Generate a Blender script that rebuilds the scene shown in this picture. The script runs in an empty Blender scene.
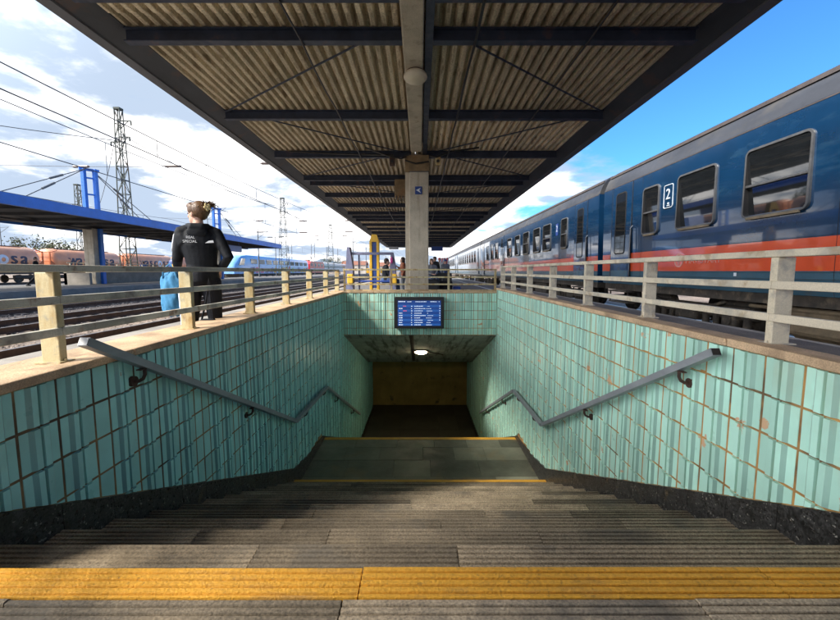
import bpy, bmesh, math, random
from mathutils import Vector, Matrix
random.seed(7)
R = math.radians
scn = bpy.context.scene
COL = scn.collection
W_LOC = {}

# ------------------------------------------------------------------ helpers
def link(o, parent=None):
    COL.objects.link(o)
    if parent is not None:
        o.parent = parent
    return o

def tag(o, label=None, cat=None, group=None, kind=None):
    if label: o['label'] = label
    if cat: o['category'] = cat
    if group: o['group'] = group
    if kind: o['kind'] = kind
    return o

def thing(name, label, cat, loc=(0, 0, 0), rz=0.0, group=None):
    o = bpy.data.objects.new(name, None)
    o.empty_display_size = .2
    o.location = loc
    o.rotation_euler = (0, 0, rz)
    link(o)
    W_LOC[o.name] = Matrix.Translation(Vector(loc)) @ Matrix.Rotation(rz, 4, 'Z')
    return tag(o, label, cat, group)

def copy_tree(o, parent=None):
    c = o.copy()
    COL.objects.link(c)
    if parent is not None:
        c.parent = parent
        c.matrix_parent_inverse = Matrix()
    for ch in list(o.children):
        copy_tree(ch, c)
    return c

class MB:
    def __init__(s):
        s.v = []; s.f = []; s.m = []; s.a = []; s.cur = 0; s.rnd = .5
    def add(s, vs, fs, m=None):
        b = len(s.v)
        s.v += [tuple(x) for x in vs]
        for f in fs:
            s.f.append([b + i for i in f]); s.m.append(s.cur if m is None else m); s.a.append(s.rnd)
    def box(s, x0, x1, y0, y1, z0, z1, m=None):
        vs = [(x0,y0,z0),(x1,y0,z0),(x1,y1,z0),(x0,y1,z0),(x0,y0,z1),(x1,y0,z1),(x1,y1,z1),(x0,y1,z1)]
        s.add(vs, [(0,3,2,1),(4,5,6,7),(0,1,5,4),(1,2,6,5),(2,3,7,6),(3,0,4,7)], m)
    def bev(s, x0, x1, y0, y1, z0, z1, b=.01, m=None):
        # box with bevelled long edges (octagon section in the smallest two axes is enough for the eye)
        bm = bmesh.new()
        bmesh.ops.create_cube(bm, size=1)
        bmesh.ops.scale(bm, vec=(x1-x0, y1-y0, z1-z0), verts=bm.verts)
        bmesh.ops.translate(bm, vec=((x0+x1)/2, (y0+y1)/2, (z0+z1)/2), verts=bm.verts)
        bmesh.ops.bevel(bm, geom=list(bm.edges), offset=b, segments=2, affect='EDGES', profile=.5)
        bm.verts.index_update()
        s.add([v.co for v in bm.verts], [[v.index for v in f.verts] for f in bm.faces], m)
        bm.free()
    def bar(s, p, q, w, h, up=(0,0,1), m=None):
        p = Vector(p); q = Vector(q); d = (q-p).normalized()
        up = Vector(up)
        if abs(d.dot(up)) > .98: up = Vector((0,1,0))
        x = d.cross(up).normalized(); z = x.cross(d).normalized()
        vs = []
        for c in (p, q):
            for a, b in ((-1,-1),(1,-1),(1,1),(-1,1)):
                vs.append(c + x*(a*w/2) + z*(b*h/2))
        s.add(vs, [(3,2,1,0),(4,5,6,7),(0,1,5,4),(1,2,6,5),(2,3,7,6),(3,0,4,7)], m)
    def tube(s, pts, r, n=8, m=None, caps=True, flat=None):
        pts = [Vector(p) for p in pts]
        rs = r if isinstance(r, (list, tuple)) else [r]*len(pts)
        b = len(s.v); k = len(pts)
        ref = None
        vs = []
        for i, p in enumerate(pts):
            d = (pts[min(i+1,k-1)] - pts[max(i-1,0)]).normalized()
            if ref is None:
                ref = Vector((0,0,1)) if abs(d.z) < .9 else Vector((1,0,0))
            x = d.cross(ref)
            if x.length < 1e-5: x = d.cross(Vector((1,0,0)))
            x.normalize(); y = x.cross(d).normalized(); ref = y
            fx = flat[0] if flat else 1; fy = flat[1] if flat else 1
            for j in range(n):
                a = 2*math.pi*j/n
                vs.append(p + x*(math.cos(a)*rs[i]*fx) + y*(math.sin(a)*rs[i]*fy))
        fs = []
        for i in range(k-1):
            for j in range(n):
                j2 = (j+1) % n
                fs.append((i*n+j, i*n+j2, (i+1)*n+j2, (i+1)*n+j))
        if caps:
            fs.append(tuple(reversed(range(n)))); fs.append(tuple(range((k-1)*n, k*n)))
        s.add(vs, fs, m)
    def cyl(s, p, q, r, n=16, m=None, r2=None):
        s.tube([p, q], [r, r if r2 is None else r2], n, m)
    def ell(s, c, rx, ry, rz, nu=14, nv=9, rot=None, m=None):
        c = Vector(c); vs = []; fs = []
        for i in range(nv+1):
            t = math.pi*i/nv
            for j in range(nu):
                a = 2*math.pi*j/nu
                p = Vector((rx*math.sin(t)*math.cos(a), ry*math.sin(t)*math.sin(a), rz*math.cos(t)))
                if rot is not None: p = rot @ p
                vs.append(c+p)
        for i in range(nv):
            for j in range(nu):
                j2 = (j+1) % nu
                fs.append((i*nu+j, (i+1)*nu+j, (i+1)*nu+j2, i*nu+j2))
        s.add(vs, fs, m)
    def prism(s, poly, axis, a0, a1, m=None):
        """poly: 2D outline; axis 'x','y','z' is the extrusion axis; the other two take poly coords in order"""
        n = len(poly)
        def P(u, w, a):
            return (a,u,w) if axis == 'x' else (u,a,w) if axis == 'y' else (u,w,a)
        vs = [P(u,w,a0) for u,w in poly] + [P(u,w,a1) for u,w in poly]
        fs = [tuple(range(n)), tuple(reversed(range(n,2*n)))]
        for i in range(n):
            j = (i+1) % n
            fs.append((j, i, n+i, n+j))
        s.add(vs, fs, m)
    def build(s, name, mats, parent=None, smooth=False, kind=None, label=None, fix=True, angle=None):
        me = bpy.data.meshes.new(name)
        vs = s.v
        if parent is not None and parent.name in W_LOC:
            inv = W_LOC[parent.name].inverted()
            vs = [inv @ Vector(v) for v in s.v]
        me.from_pydata(vs, [], s.f)
        if not isinstance(mats, (list, tuple)): mats = [mats]
        for m in mats: me.materials.append(m)
        for p, mi in zip(me.polygons, s.m): p.material_index = mi
        at = me.attributes.new('rnd', 'FLOAT', 'FACE')
        at.data.foreach_set('value', s.a)
        if fix:
            bm = bmesh.new(); bm.from_mesh(me)
            bmesh.ops.recalc_face_normals(bm, faces=bm.faces)
            bm.to_mesh(me); bm.free()
        if smooth: 
            me.polygons.foreach_set('use_smooth', [True]*len(me.polygons))
            if angle: me.set_sharp_from_angle(angle=R(angle))
        o = bpy.data.objects.new(name, me)
        link(o, parent)
        if parent is not None and parent.name in W_LOC:
            W_LOC[o.name] = W_LOC[parent.name]
        if kind: o['kind'] = kind
        if label: o['label'] = label
        return o

def text_mb(body, size, mat4, depth=.004):
    cu = bpy.data.curves.new('txt', 'FONT'); cu.body = body; cu.size = size; cu.extrude = depth
    cu.align_x = 'LEFT'
    ob = bpy.data.objects.new('txt', cu); COL.objects.link(ob)
    dg = bpy.context.evaluated_depsgraph_get()
    me = bpy.data.meshes.new_from_object(ob.evaluated_get(dg))
    b = MB()
    b.add([mat4 @ v.co for v in me.vertices], [list(p.vertices) for p in me.polygons])
    bpy.data.objects.remove(ob); bpy.data.curves.remove(cu); bpy.data.meshes.remove(me)
    return b

def remesh(mb, voxel, smooth=4):
    me = bpy.data.meshes.new('tmp'); me.from_pydata(mb.v, [], mb.f)
    bm = bmesh.new(); bm.from_mesh(me); bmesh.ops.recalc_face_normals(bm, faces=bm.faces); bm.to_mesh(me); bm.free()
    ob = bpy.data.objects.new('tmp', me); COL.objects.link(ob)
    md = ob.modifiers.new('r', 'REMESH'); md.mode = 'VOXEL'; md.voxel_size = voxel
    if smooth:
        sm = ob.modifiers.new('s', 'SMOOTH'); sm.factor = .5; sm.iterations = smooth
    dg = bpy.context.evaluated_depsgraph_get()
    m2 = bpy.data.meshes.new_from_object(ob.evaluated_get(dg))
    b = MB(); b.add([v.co.copy() for v in m2.vertices], [list(p.vertices) for p in m2.polygons])
    bpy.data.objects.remove(ob); bpy.data.meshes.remove(me); bpy.data.meshes.remove(m2)
    return b

# ------------------------------------------------------------------ materials
def M(name, col, rough=.6, metal=0., var=.2, scale=6., bump=0., bscale=40., stains=(), attr=0., stretch=None,
      coat=0., spec=.5, emit=None, estr=0., ior=None, rvar=.0, grain=0., gscale=150.):
    m = bpy.data.materials.new(name); m.use_nodes = True
    nt = m.node_tree; N = nt.nodes; L = nt.links
    bs = N['Principled BSDF']
    tc = N.new('ShaderNodeTexCoord')
    src = tc.outputs['Object']
    if stretch:
        mp = N.new('ShaderNodeMapping'); mp.inputs['Scale'].default_value = stretch
        L.new(src, mp.inputs['Vector']); vec = mp.outputs['Vector']
    else: vec = src
    def noise(sc, det=5, v=None, ro=.6):
        n = N.new('ShaderNodeTexNoise'); n.inputs['Scale'].default_value = sc; n.inputs['Detail'].default_value = det
        n.inputs['Roughness'].default_value = ro
        L.new(v if v is not None else vec, n.inputs['Vector']); return n.outputs['Fac']
    def mix(f, a, b, typ='MIX'):
        x = N.new('ShaderNodeMix'); x.data_type = 'RGBA'; x.blend_type = typ
        if isinstance(f, float): x.inputs[0].default_value = f
        else: L.new(f, x.inputs[0])
        for i, v in ((6, a), (7, b)):
            if isinstance(v, tuple): x.inputs[i].default_value = (v[0], v[1], v[2], 1)
            else: L.new(v, x.inputs[i])
        return x.outputs[2]
    def ramp(f, a, b):
        r = N.new('ShaderNodeMapRange'); r.inputs[1].default_value = a; r.inputs[2].default_value = b
        L.new(f, r.inputs[0]); return r.outputs[0]
    lo = tuple(c*(1-var) for c in col); hi = tuple(min(1, c*(1+var)) for c in col)
    out = mix(ramp(noise(scale), .3, .7), lo, hi)
    if attr:
        a = N.new('ShaderNodeAttribute'); a.attribute_name = 'rnd'
        lo2 = (1-attr,)*3; hi2 = (1+attr*.7,)*3
        out = mix(1.0, out, mix(a.outputs['Fac'], lo2, hi2), 'MULTIPLY')
    if grain:
        g = ramp(noise(gscale, 2, src), .3, .7)
        out = mix(1.0, out, mix(g, (1-grain,)*3, (1+grain,)*3), 'MULTIPLY')
    for st in stains:                                   # (colour, amount, scale, lo, hi[, stretch])
        v = None
        if len(st) > 5:
            mp2 = N.new('ShaderNodeMapping'); mp2.inputs['Scale'].default_value = st[5]
            L.new(src, mp2.inputs['Vector']); v = mp2.outputs['Vector']
        f = ramp(noise(st[2], 6, v if v is not None else src), st[3], st[4])
        mu = N.new('ShaderNodeMath'); mu.operation = 'MULTIPLY'; mu.inputs[1].default_value = st[1]; L.new(f, mu.inputs[0])
        out = mix(mu.outputs[0], out, st[0])
    L.new(out, bs.inputs['Base Color'])
    bs.inputs['Roughness'].default_value = rough
    if rvar:
        rr = N.new('ShaderNodeMapRange'); rr.inputs[1].default_value = .3; rr.inputs[2].default_value = .7
        rr.inputs[3].default_value = max(.02, rough-rvar); rr.inputs[4].default_value = min(1, rough+rvar)
        L.new(noise(scale*2.3, 4, src), rr.inputs[0]); L.new(rr.outputs[0], bs.inputs['Roughness'])
    bs.inputs['Metallic'].default_value = metal
    bs.inputs['Specular IOR Level'].default_value = spec
    if ior: bs.inputs['IOR'].default_value = ior
    if coat: bs.inputs['Coat Weight'].default_value = coat; bs.inputs['Coat Roughness'].default_value = .03; bs.inputs['Coat IOR'].default_value = 1.5 if coat < .9 else 1.55
    if bump:
        b = N.new('ShaderNodeBump'); b.inputs['Strength'].default_value = bump; b.inputs['Distance'].default_value = .01
        L.new(noise(bscale, 4, src), b.inputs['Height']); L.new(b.outputs[0], bs.inputs['Normal'])
    if emit:
        bs.inputs['Emission Color'].default_value = (*emit, 1); bs.inputs['Emission Strength'].default_value = estr
    return m

RUST = (.19, .075, .025)
mt = {}
mt['tile'] = M('glazed_tile', (.42,.69,.575), .36, var=.08, scale=3, attr=.36, rvar=.1, bump=.12, bscale=14,
               stains=(((.62,.38,.22), .95, 4.2, .665, .68), ((.40,.32,.16), .35, 2.3, .58, .80, (1,1,.5))))
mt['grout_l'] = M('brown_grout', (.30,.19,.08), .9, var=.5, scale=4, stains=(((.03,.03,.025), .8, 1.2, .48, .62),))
mt['tile_shaded'] = M('shaded_tile', (.32,.645,.585), .36, var=.10, scale=3, attr=.36, rvar=.1, bump=.12, bscale=14,  # same tile as the right wall, shade put into a darker colour
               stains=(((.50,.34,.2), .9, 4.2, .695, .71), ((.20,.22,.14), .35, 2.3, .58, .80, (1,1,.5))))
mt['grout'] = M('rusty_grout', (.44,.24,.075), .9, var=.4, scale=5, stains=(((.06,.05,.035), .8, 1.6, .53, .64),))
mt['coping'] = M('coping_stone', (.55,.385,.235), .8, var=.25, scale=5, bump=.5, bscale=60, grain=.25,
                 stains=(((.24,.16,.10), .75, 3.2, .52, .68), ((.62,.47,.30), .5, 9, .6, .75)))
mt['coping_grey'] = M('coping_weathered', (.17,.145,.125), .9, var=.3, scale=5, bump=.5, bscale=60, grain=.3)
mt['step'] = M('stair_stone', (.275,.22,.15), .75, var=.3, scale=3, attr=.5, bump=.35, bscale=170, grain=.45, gscale=120, rvar=.15,
               stains=(((.10,.09,.075), .7, 2.4, .52, .66), ((.26,.2,.125), .5, 5, .58, .72, (.4,1.5,1)), ((.5,.5,.46), .5, 30, .73, .76)))
mt['yellow'] = M('yellow_step_paint', (.66,.33,.03), .6, var=.14, scale=3, attr=.1, bump=.5, bscale=120, grain=.14, gscale=90,
                 stains=(((.34,.19,.06), .6, 7, .55, .68, (.5,2,1)), ((.17,.12,.07), .9, 16, .69, .715), ((.30,.17,.03), .55, 50, .60, .66)))
mt['groove_dark'] = M('dark_groove_floor', (.055,.045,.032), .95, var=.4, scale=6)  # darker material for the groove floors
mt['yellow_worn'] = M('worn_yellow_groove', (.56,.28,.035), .8, var=.3, scale=6, stains=(((.14,.10,.06), .8, 8, .5, .62),))
mt['landing'] = M('landing_slab', (.14,.14,.10), .55, var=.3, scale=2, attr=.45, bump=.3, bscale=120, grain=.3, rvar=.15,
                  stains=(((.20,.13,.04), .6, 1.4, .52, .68),))
mt['granite'] = M('black_granite', (.028,.027,.026), .35, var=.5, scale=20, grain=.9, gscale=90, rvar=.15,
                  stains=(((.32,.30,.26), .8, 55, .62, .66), ((.16,.11,.06), .5, 6, .62, .70)))
mt['concrete'] = M('concrete', (.47,.415,.33), .85, var=.18, scale=3, bump=.3, bscale=70, grain=.2,
                   stains=(((.16,.12,.075), .7, 2.0, .55, .75, (3,3,.25)), ((.42,.39,.34), .4, 7, .6, .7)))
mt['concrete_brown'] = M('concrete_rusty', (.23,.16,.085), .85, var=.3, scale=5, bump=.3, stains=((RUST, .7, 3, .5, .7),))
mt['soffit'] = M('grimy_soffit', (.36,.37,.34), .85, var=.3, scale=3, bump=.3, bscale=40,
                 stains=(((.05,.045,.035), .8, 1.8, .5, .66, (4,.5,.5)), ((.42,.43,.40), .8, 2.6, .63, .67)))
mt['ochre'] = M('ochre_wall', (.40,.26,.07), .8, var=.25, scale=2, stains=(((.07,.05,.03), .8, 2.6, .60, .68),))
mt['darkwall'] = M('passage_wall', (.10,.095,.08), .85, var=.3, scale=2)
mt['floor_dark'] = M('passage_floor', (.06,.055,.045), .5, var=.3, scale=2, attr=.2)
mt['asphalt'] = M('platform_asphalt', (.125,.118,.11), .9, var=.25, scale=1.2, bump=.5, bscale=120, grain=.4, gscale=90,
                  stains=(((.20,.185,.165), .5, .7, .5, .65),))
mt['slab'] = M('platform_edge_slab', (.27,.24,.20), .85, var=.2, scale=2, bump=.3, bscale=80, grain=.2, attr=.15)
mt['whiteline'] = M('white_line_paint', (.65,.63,.58), .8, var=.2, scale=9, grain=.2)
mt['gravel'] = M('track_ballast', (.24,.180,.130), .95, var=.35, scale=1.4, bump=1., bscale=22, grain=.7, gscale=26,
                 stains=(((.085,.06,.045), .8, .8, .48, .65), ((.36,.31,.27), .5, 2.6, .6, .7)))
mt['stone'] = M('ballast_stone', (.29,.225,.17), .9, var=.3, scale=4, attr=.65)
mt['sleeper'] = M('sleeper', (.085,.065,.05), .9, var=.4, scale=4, attr=.3, grain=.3)
mt['rail'] = M('rusty_rail', (.11,.06,.035), .7, var=.4, scale=5)
mt['railtop'] = M('polished_rail', (.45,.43,.41), .3, metal=1, var=.2, scale=8)
mt['cream'] = M('cream_post_paint', (.52,.44,.25), .55, var=.15, scale=8, bump=.15, bscale=50, grain=.1,
                stains=((RUST, .85, 9, .56, .66, (1,1,.6)), ((.36,.22,.06), .8, 7, .47, .62, (1.6,1,.4)), ((.30,.28,.21), .7, 16, .53, .62)))
mt['whitepost'] = M('pale_post_paint', (.66,.58,.43), .5, var=.15, scale=8, bump=.15, bscale=50, grain=.1,
                    stains=(((.30,.17,.07), .8, 8, .55, .66, (1,1,.5)), ((.33,.31,.27), .7, 9, .5, .62)))
mt['railpaint_l'] = M('weathered_rail_paint', (.55,.53,.44), .55, var=.25, scale=6, grain=.12, stretch=(1,.3,1),
                      stains=((RUST, .7, 10, .56, .66), ((.17,.17,.16), .7, 3.2, .48, .6)))
mt['railpaint_r'] = M('pale_rail_paint', (.66,.58,.44), .5, var=.15, scale=6, grain=.1, stretch=(1,.3,1), stains=(((.34,.22,.10), .7, 9, .55, .66), ((.36,.34,.29), .6, 5, .5, .62)))
mt['handrail'] = M('handrail_paint', (.23,.245,.26), .4, var=.25, scale=7, rvar=.1, stretch=(1,.3,1), stains=(((.30,.29,.28), .5, 9, .6, .72),))
mt['bracket'] = M('rusty_bracket', (.06,.03,.02), .7, var=.5, scale=20)
mt['navy'] = M('navy_steel', (.03,.042,.075), .55, var=.35, scale=4, rvar=.15, stains=((RUST, .5, 4, .6, .75),))
mt['girder'] = M('weathered_girder', (.045,.05,.065), .6, var=.3, scale=3, stretch=(1,.3,1), stains=((RUST, .4, 3, .56, .75),))
mt['girder_edge'] = M('girder_flange', (.10,.11,.13), .55, var=.25, scale=3, stretch=(1,.3,1))
mt['sheet'] = M('corrugated_sheet', (.72,.615,.45), .8, var=.25, attr=.25, scale=2.5, stretch=(6,.6,1), grain=.25, gscale=45, bump=.2, bscale=60,
                stains=(((.18,.12,.065), .75, 4.5, .53, .68, (5,.7,1)), ((.62,.52,.36), .4, 7, .6, .72, (5,.5,1)), ((.14,.10,.06), .6, 24, .62, .7)))
mt['globe'] = M('opal_globe', (.62,.55,.42), .35, var=.08, scale=4)
mt['black'] = M('black_plastic', (.012,.012,.014), .4, var=.2)
mt['screen'] = M('lit_screen_blue', (.01,.03,.12), .3, emit=(.012,.085,.42), estr=.13, var=.1)
mt['screen_lt'] = M('lit_screen_row', (.02,.06,.2), .3, emit=(.02,.16,.62), estr=.13, var=.1)
mt['txt'] = M('lit_text', (.6,.6,.6), .4, emit=(.65,.75,.9), estr=.26)
mt['txtred'] = M('lit_text_red', (.6,.1,.1), .4, emit=(.9,.08,.12), estr=.22)
mt['lampglow'] = M('lamp_glass_lit', (.8,.75,.6), .4, emit=(1.,.80,.50), estr=15.)
mt['coachblue'] = M('coach_blue_paint', (.006,.036,.092), .14, ior=1.5, var=.15, scale=1.5, coat=1., bump=.035, bscale=2.2, rvar=.05,
                    stains=(((.035,.09,.15), .5, 1.8, .55, .75, (1,.8,3)),))
mt['coachred'] = M('coach_red_paint', (.66,.082,.022), .2, ior=1.5, var=.12, scale=1.5, coat=.95, bump=.035, bscale=2.2)
mt['coachteal'] = M('coach_grey_blue_paint', (.035,.10,.145), .25, ior=1.75, var=.15, scale=1.5, coat=.3, bump=.04, bscale=2.2,
                    stains=(((.09,.085,.07), .6, 2.5, .55, .75),))
mt['coachroof'] = M('coach_roof_paint', (.048,.052,.062), .6, spec=.15, var=.25, scale=2, rvar=.1, stretch=(1,.3,1), stains=(((.10,.09,.075), .6, 2.5, .5, .7, (1,.4,1)),))
mt['gutter'] = M('roof_gutter', (.07,.055,.05), .6, var=.3)
mt['coachpale'] = M('coach_pale_sheen', (.45,.48,.52), .2, var=.1, scale=1, coat=.4, bump=.03, bscale=2)  # pale tone stands in for grazing sky reflection on the far coaches
mt['alu'] = M('aluminium_frame', (.20,.20,.20), .45, metal=.7, var=.2, scale=9)
mt['glass'] = M('dark_glass', (.012,.014,.016), .03, var=.2, spec=1., ior=1.7, bump=.012, bscale=3)
mt['rubber'] = M('rubber', (.012,.011,.011), .7, var=.3)
mt['undergear'] = M('grimy_undergear', (.05,.04,.03), .75, var=.5, scale=6, stains=(((.17,.13,.085), .7, 5, .55, .68),))
mt['tan'] = M('dusty_box', (.22,.165,.10), .75, var=.35, scale=5)
mt['whitepaint'] = M('white_lettering', (.62,.66,.70), .5, var=.1)
mt['orange'] = M('wagon_orange', (.72,.30,.14), .4, var=.15, scale=.8, coat=.2, stains=(((.5,.27,.18), .4, 1.2, .5, .7),))
mt['orangedark'] = M('wagon_orange_frame', (.55,.13,.03), .5, var=.2, scale=2)
mt['wagonroof'] = M('wagon_roof_walk', (.22,.13,.12), .6, var=.3)
mt['letter'] = M('dark_lettering', (.028,.032,.06), .5, var=.2)
mt['bluepaint'] = M('bright_blue_paint', (.018,.15,.56), .45, var=.15, scale=1.5)
mt['bluedark'] = M('canopy_underside', (.05,.052,.056), .8, var=.35, scale=1, stains=(((.16,.12,.085), .5, 1.2, .55, .7),))
mt['roofgrey'] = M('flat_roof', (.2,.2,.2), .8)
mt['mast'] = M('lattice_green', (.035,.045,.034), .65, var=.3, scale=3, stains=((RUST, .5, 2, .55, .7),))
mt['pole'] = M('grey_pole', (.10,.105,.11), .6, var=.25)
mt['wire'] = M('wire', (.05,.055,.065), .5, var=.1)
mt['insul'] = M('insulator', (.09,.06,.05), .4)
mt['emublue'] = M('train_light_blue', (.20,.42,.72), .25, var=.1, scale=.6, coat=.3)
mt['emugrey'] = M('wagon_blue_grey', (.28,.33,.50), .5, var=.2, scale=.5)
mt['red'] = M('bright_red_paint', (.60,.035,.04), .3, var=.15)
mt['pink'] = M('magenta_paint', (.55,.06,.25), .4, var=.1)
mt['green'] = M('green_paint', (.10,.40,.12), .4, var=.1)
mt['sunyellow'] = M('yellow_paint', (.72,.42,.03), .4, var=.1)
mt['deepblue'] = M('deep_blue_paint', (.02,.06,.28), .4, var=.15)
mt['signblue'] = M('sign_blue', (.015,.05,.22), .4, var=.1)
mt['skin'] = M('skin', (.56,.33,.24), .5, var=.08, scale=12)
mt['hair'] = M('brown_hair', (.115,.058,.026), .45, var=.4, scale=60)
mt['hairdark'] = M('dark_hair', (.04,.022,.014), .5, var=.3, scale=30)
mt['jacket'] = M('black_jacket', (.011,.0125,.016), .62, spec=.15, var=.25, scale=8, bump=.5, bscale=14)
mt['trouser'] = M('black_trousers', (.012,.0125,.016), .75, spec=.15, var=.25, scale=8, bump=.5, bscale=12)
mt['cloth_white'] = M('white_stripe', (.66,.68,.72), .7, var=.08)
mt['bagblue'] = M('blue_bag', (.06,.22,.40), .7, var=.22, scale=9, bump=1., bscale=16, spec=.2)
mt['flower'] = M('yellow_petals', (.92,.76,.40), .6, var=.08, scale=30)
mt['shoe'] = M('shoe', (.03,.03,.03), .6)
mt['jeans'] = M('blue_jeans', (.05,.09,.20), .8, var=.2, scale=9)
mt['shirt_brown'] = M('rust_brown_bag', (.30,.09,.035), .7, var=.2)
mt['shirt_grey'] = M('grey_top', (.24,.25,.27), .8, var=.2)
mt['shirt_white'] = M('white_top', (.60,.58,.56), .8, var=.1)
mt['purple'] = M('grey_violet_steel', (.15,.155,.24), .5, var=.2)
mt['tree_leaf'] = M('olive_leaf', (.085,.095,.035), .7, var=.4, scale=2, attr=.4)
mt['bark'] = M('bark', (.085,.065,.045), .9, var=.3, scale=5)
mt['hill'] = M('far_hill', (.12,.16,.20), .95, var=.3, scale=.01)
mt['house'] = M('pale_plaster', (.45,.40,.34), .8, var=.15, scale=.5)
mt['houseroof'] = M('clay_roof', (.24,.10,.06), .8, var=.2, scale=1)

# ------------------------------------------------------------------ constants (metres; platform top is z = 0)
EYE = 1.08; HW = 1.69
PZ = .167                              # top of the platform
Y0, T, RS = 1.16, .30, .142            # first nosing, tread, riser
NL = 14
ZL = PZ - NL*RS                        # landing level
YL0 = Y0 + (NL-1)*T; YL1 = 6.75
T2, RS2 = .332, .151
ZF = ZL - 13*RS2; YF1 = YL1 + 12*T2
YB = 14.2                              # back wall of the passage
YW = 8.68                              # face of the far wall of the stair opening
TOPL, TOPR, TOPF = .589, .674, .604

def tile_bottom(y):
    if y < 5.36: z = .114 - .462*(y-1.526)
    else: z = .114 - .462*(5.36-1.526)
    z = max(z, ZL+.085) if y < YL1-.12 else z
    if y >= YL1-.12: z = ZL+.085 - .455*(y-(YL1-.12))
    return max(z, ZF+.1)

def ceil_z(y):
    if y <= YW+.14: return 9
    if y < 12.6: return -.32 - .3827*(y-YW)
    return -1.82

# ------------------------------------------------------------------ ground, platform
g = MB()
GZ = -.47
for x0,x1,y0,y1 in ((-900,900,-300,-6),(-900,-9.5,-6,16),(9.5,900,-6,16),(-900,900,16,3500)):
    g.add([(x0,y0,GZ),(x1,y0,GZ),(x1,y1,GZ),(x0,y1,GZ)], [(0,1,2,3)])
g.add([(-9.5,-6,GZ),(-4.2,-6,GZ),(-4.2,16,GZ),(-9.5,16,GZ)], [(0,1,2,3)])
g.add([(5.0,-6,GZ),(9.5,-6,GZ),(9.5,16,GZ),(5.0,16,GZ)], [(0,1,2,3)])
tag(g.build('ground', mt['gravel']), kind='structure')

s = MB()
random.seed(3)
for i in range(15000):
    y = 2.5 + random.random()**1.6*30; x = -4.4 - random.random()*12.2
    r = random.uniform(.018,.04)
    s.rnd = random.random()
    c = Vector((x,y,GZ+random.uniform(0,.03)))
    a = random.random()*6.28
    vs = []
    for k in range(4):
        vs.append(c+Vector((math.cos(a+k*1.57)*r*random.uniform(.7,1.3), math.sin(a+k*1.57)*r*random.uniform(.7,1.3), random.uniform(-.3,.3)*r)))
    vs.append(c+Vector((0,0,r*random.uniform(.6,1.1))))
    s.add(vs, [(0,1,4),(1,2,4),(2,3,4),(3,0,4)])
tag(s.build('ballast_stones', mt['stone'], fix=False), 'loose grey and brown stones lying between the rails left of the platform', 'gravel', kind='stuff')

p = MB()
XL, XR = -4.3, 5.1
wallo = HW + .16
def pslab(x0,x1,y0,y1,z1=0.,z0=-.6): p.box(x0,x1,y0,y1,z0,z1+PZ)
pslab(XL+.4, XR-.4, -40, -.1)
pslab(XL+.4, -wallo-.16, -.1, YW+.35); pslab(wallo+.16, XR-.4, -.1, YW+.35)
pslab(XL+.4, XR-.4, YW+.32, 16, 0., -.12); pslab(XL+.4, -2.1, YW+.36, 16, -.004, -.6); pslab(2.1, XR-.4, YW+.36, 16, -.004, -.6); pslab(XL+.4, XR-.4, 16, 150)
tag(p.build('platform', mt['asphalt']), kind='structure')
e = MB()
for sx in (-1, 1):
    y = -20
    while y < 150:
        e.rnd = random.random()
        if sx < 0: e.box(XL, XL+.398, y, y+.99, -.6, PZ+.012)
        else: e.box(XR-.398, XR, y, y+.99, -.6, PZ+.012)
        y += 1.0
tag(e.build('platform_edge', mt['slab']), kind='structure')
l = MB()
for x in (3.5,):
    l.add([(x-.06,-10,PZ+.004),(x+.06,-10,PZ+.004),(x+.06,150,PZ+.004),(x-.06,150,PZ+.004)], [(0,1,2,3)])
tag(l.build('safety_line', mt['whiteline']), kind='structure')

p2 = MB()
p2.box(-26.2,-18.0,-5,140,-.6,.17); p2.box(-18.0,-17.7,-5,140,-.6,.18,1)
tag(p2.build('far_platform', [mt['asphalt'], mt['slab']]), kind='structure')

# ------------------------------------------------------------------ tracks
def track(xc, y0, y1):
    rm = MB()
    root = thing('railway_track', None, None, (xc, 0, 0)); root['kind'] = 'structure'
    sl = MB()
    y = y0
    while y < y1:
        sl.rnd = random.random()
        sl.box(xc-1.25, xc+1.25, y, y+.24, GZ-.02, GZ+.035); y += .62
    sl.build('sleepers', mt['sleeper'], root, kind='stuff')
    for sx in (-1, 1):
        b = MB(); x = xc+sx*.75
        b.box(x-.07,x+.07,y0,y1,GZ+.03,GZ+.05); b.box(x-.012,x+.012,y0,y1,GZ+.05,GZ+.155)
        b.box(x-.036,x+.036,y0,y1,GZ+.155,GZ+.19); b.box(x-.03,x+.03,y0,y1,GZ+.19,GZ+.193,1)
        b.build('rail', [mt['rail'], mt['railtop']], root)
for xc in (-6.4, -10.8, -15.2, 6.98): track(xc, -12, 150)
for xc in (-30.6, -36, -46.6+-1.4): track(xc, 0, 200)

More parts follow.
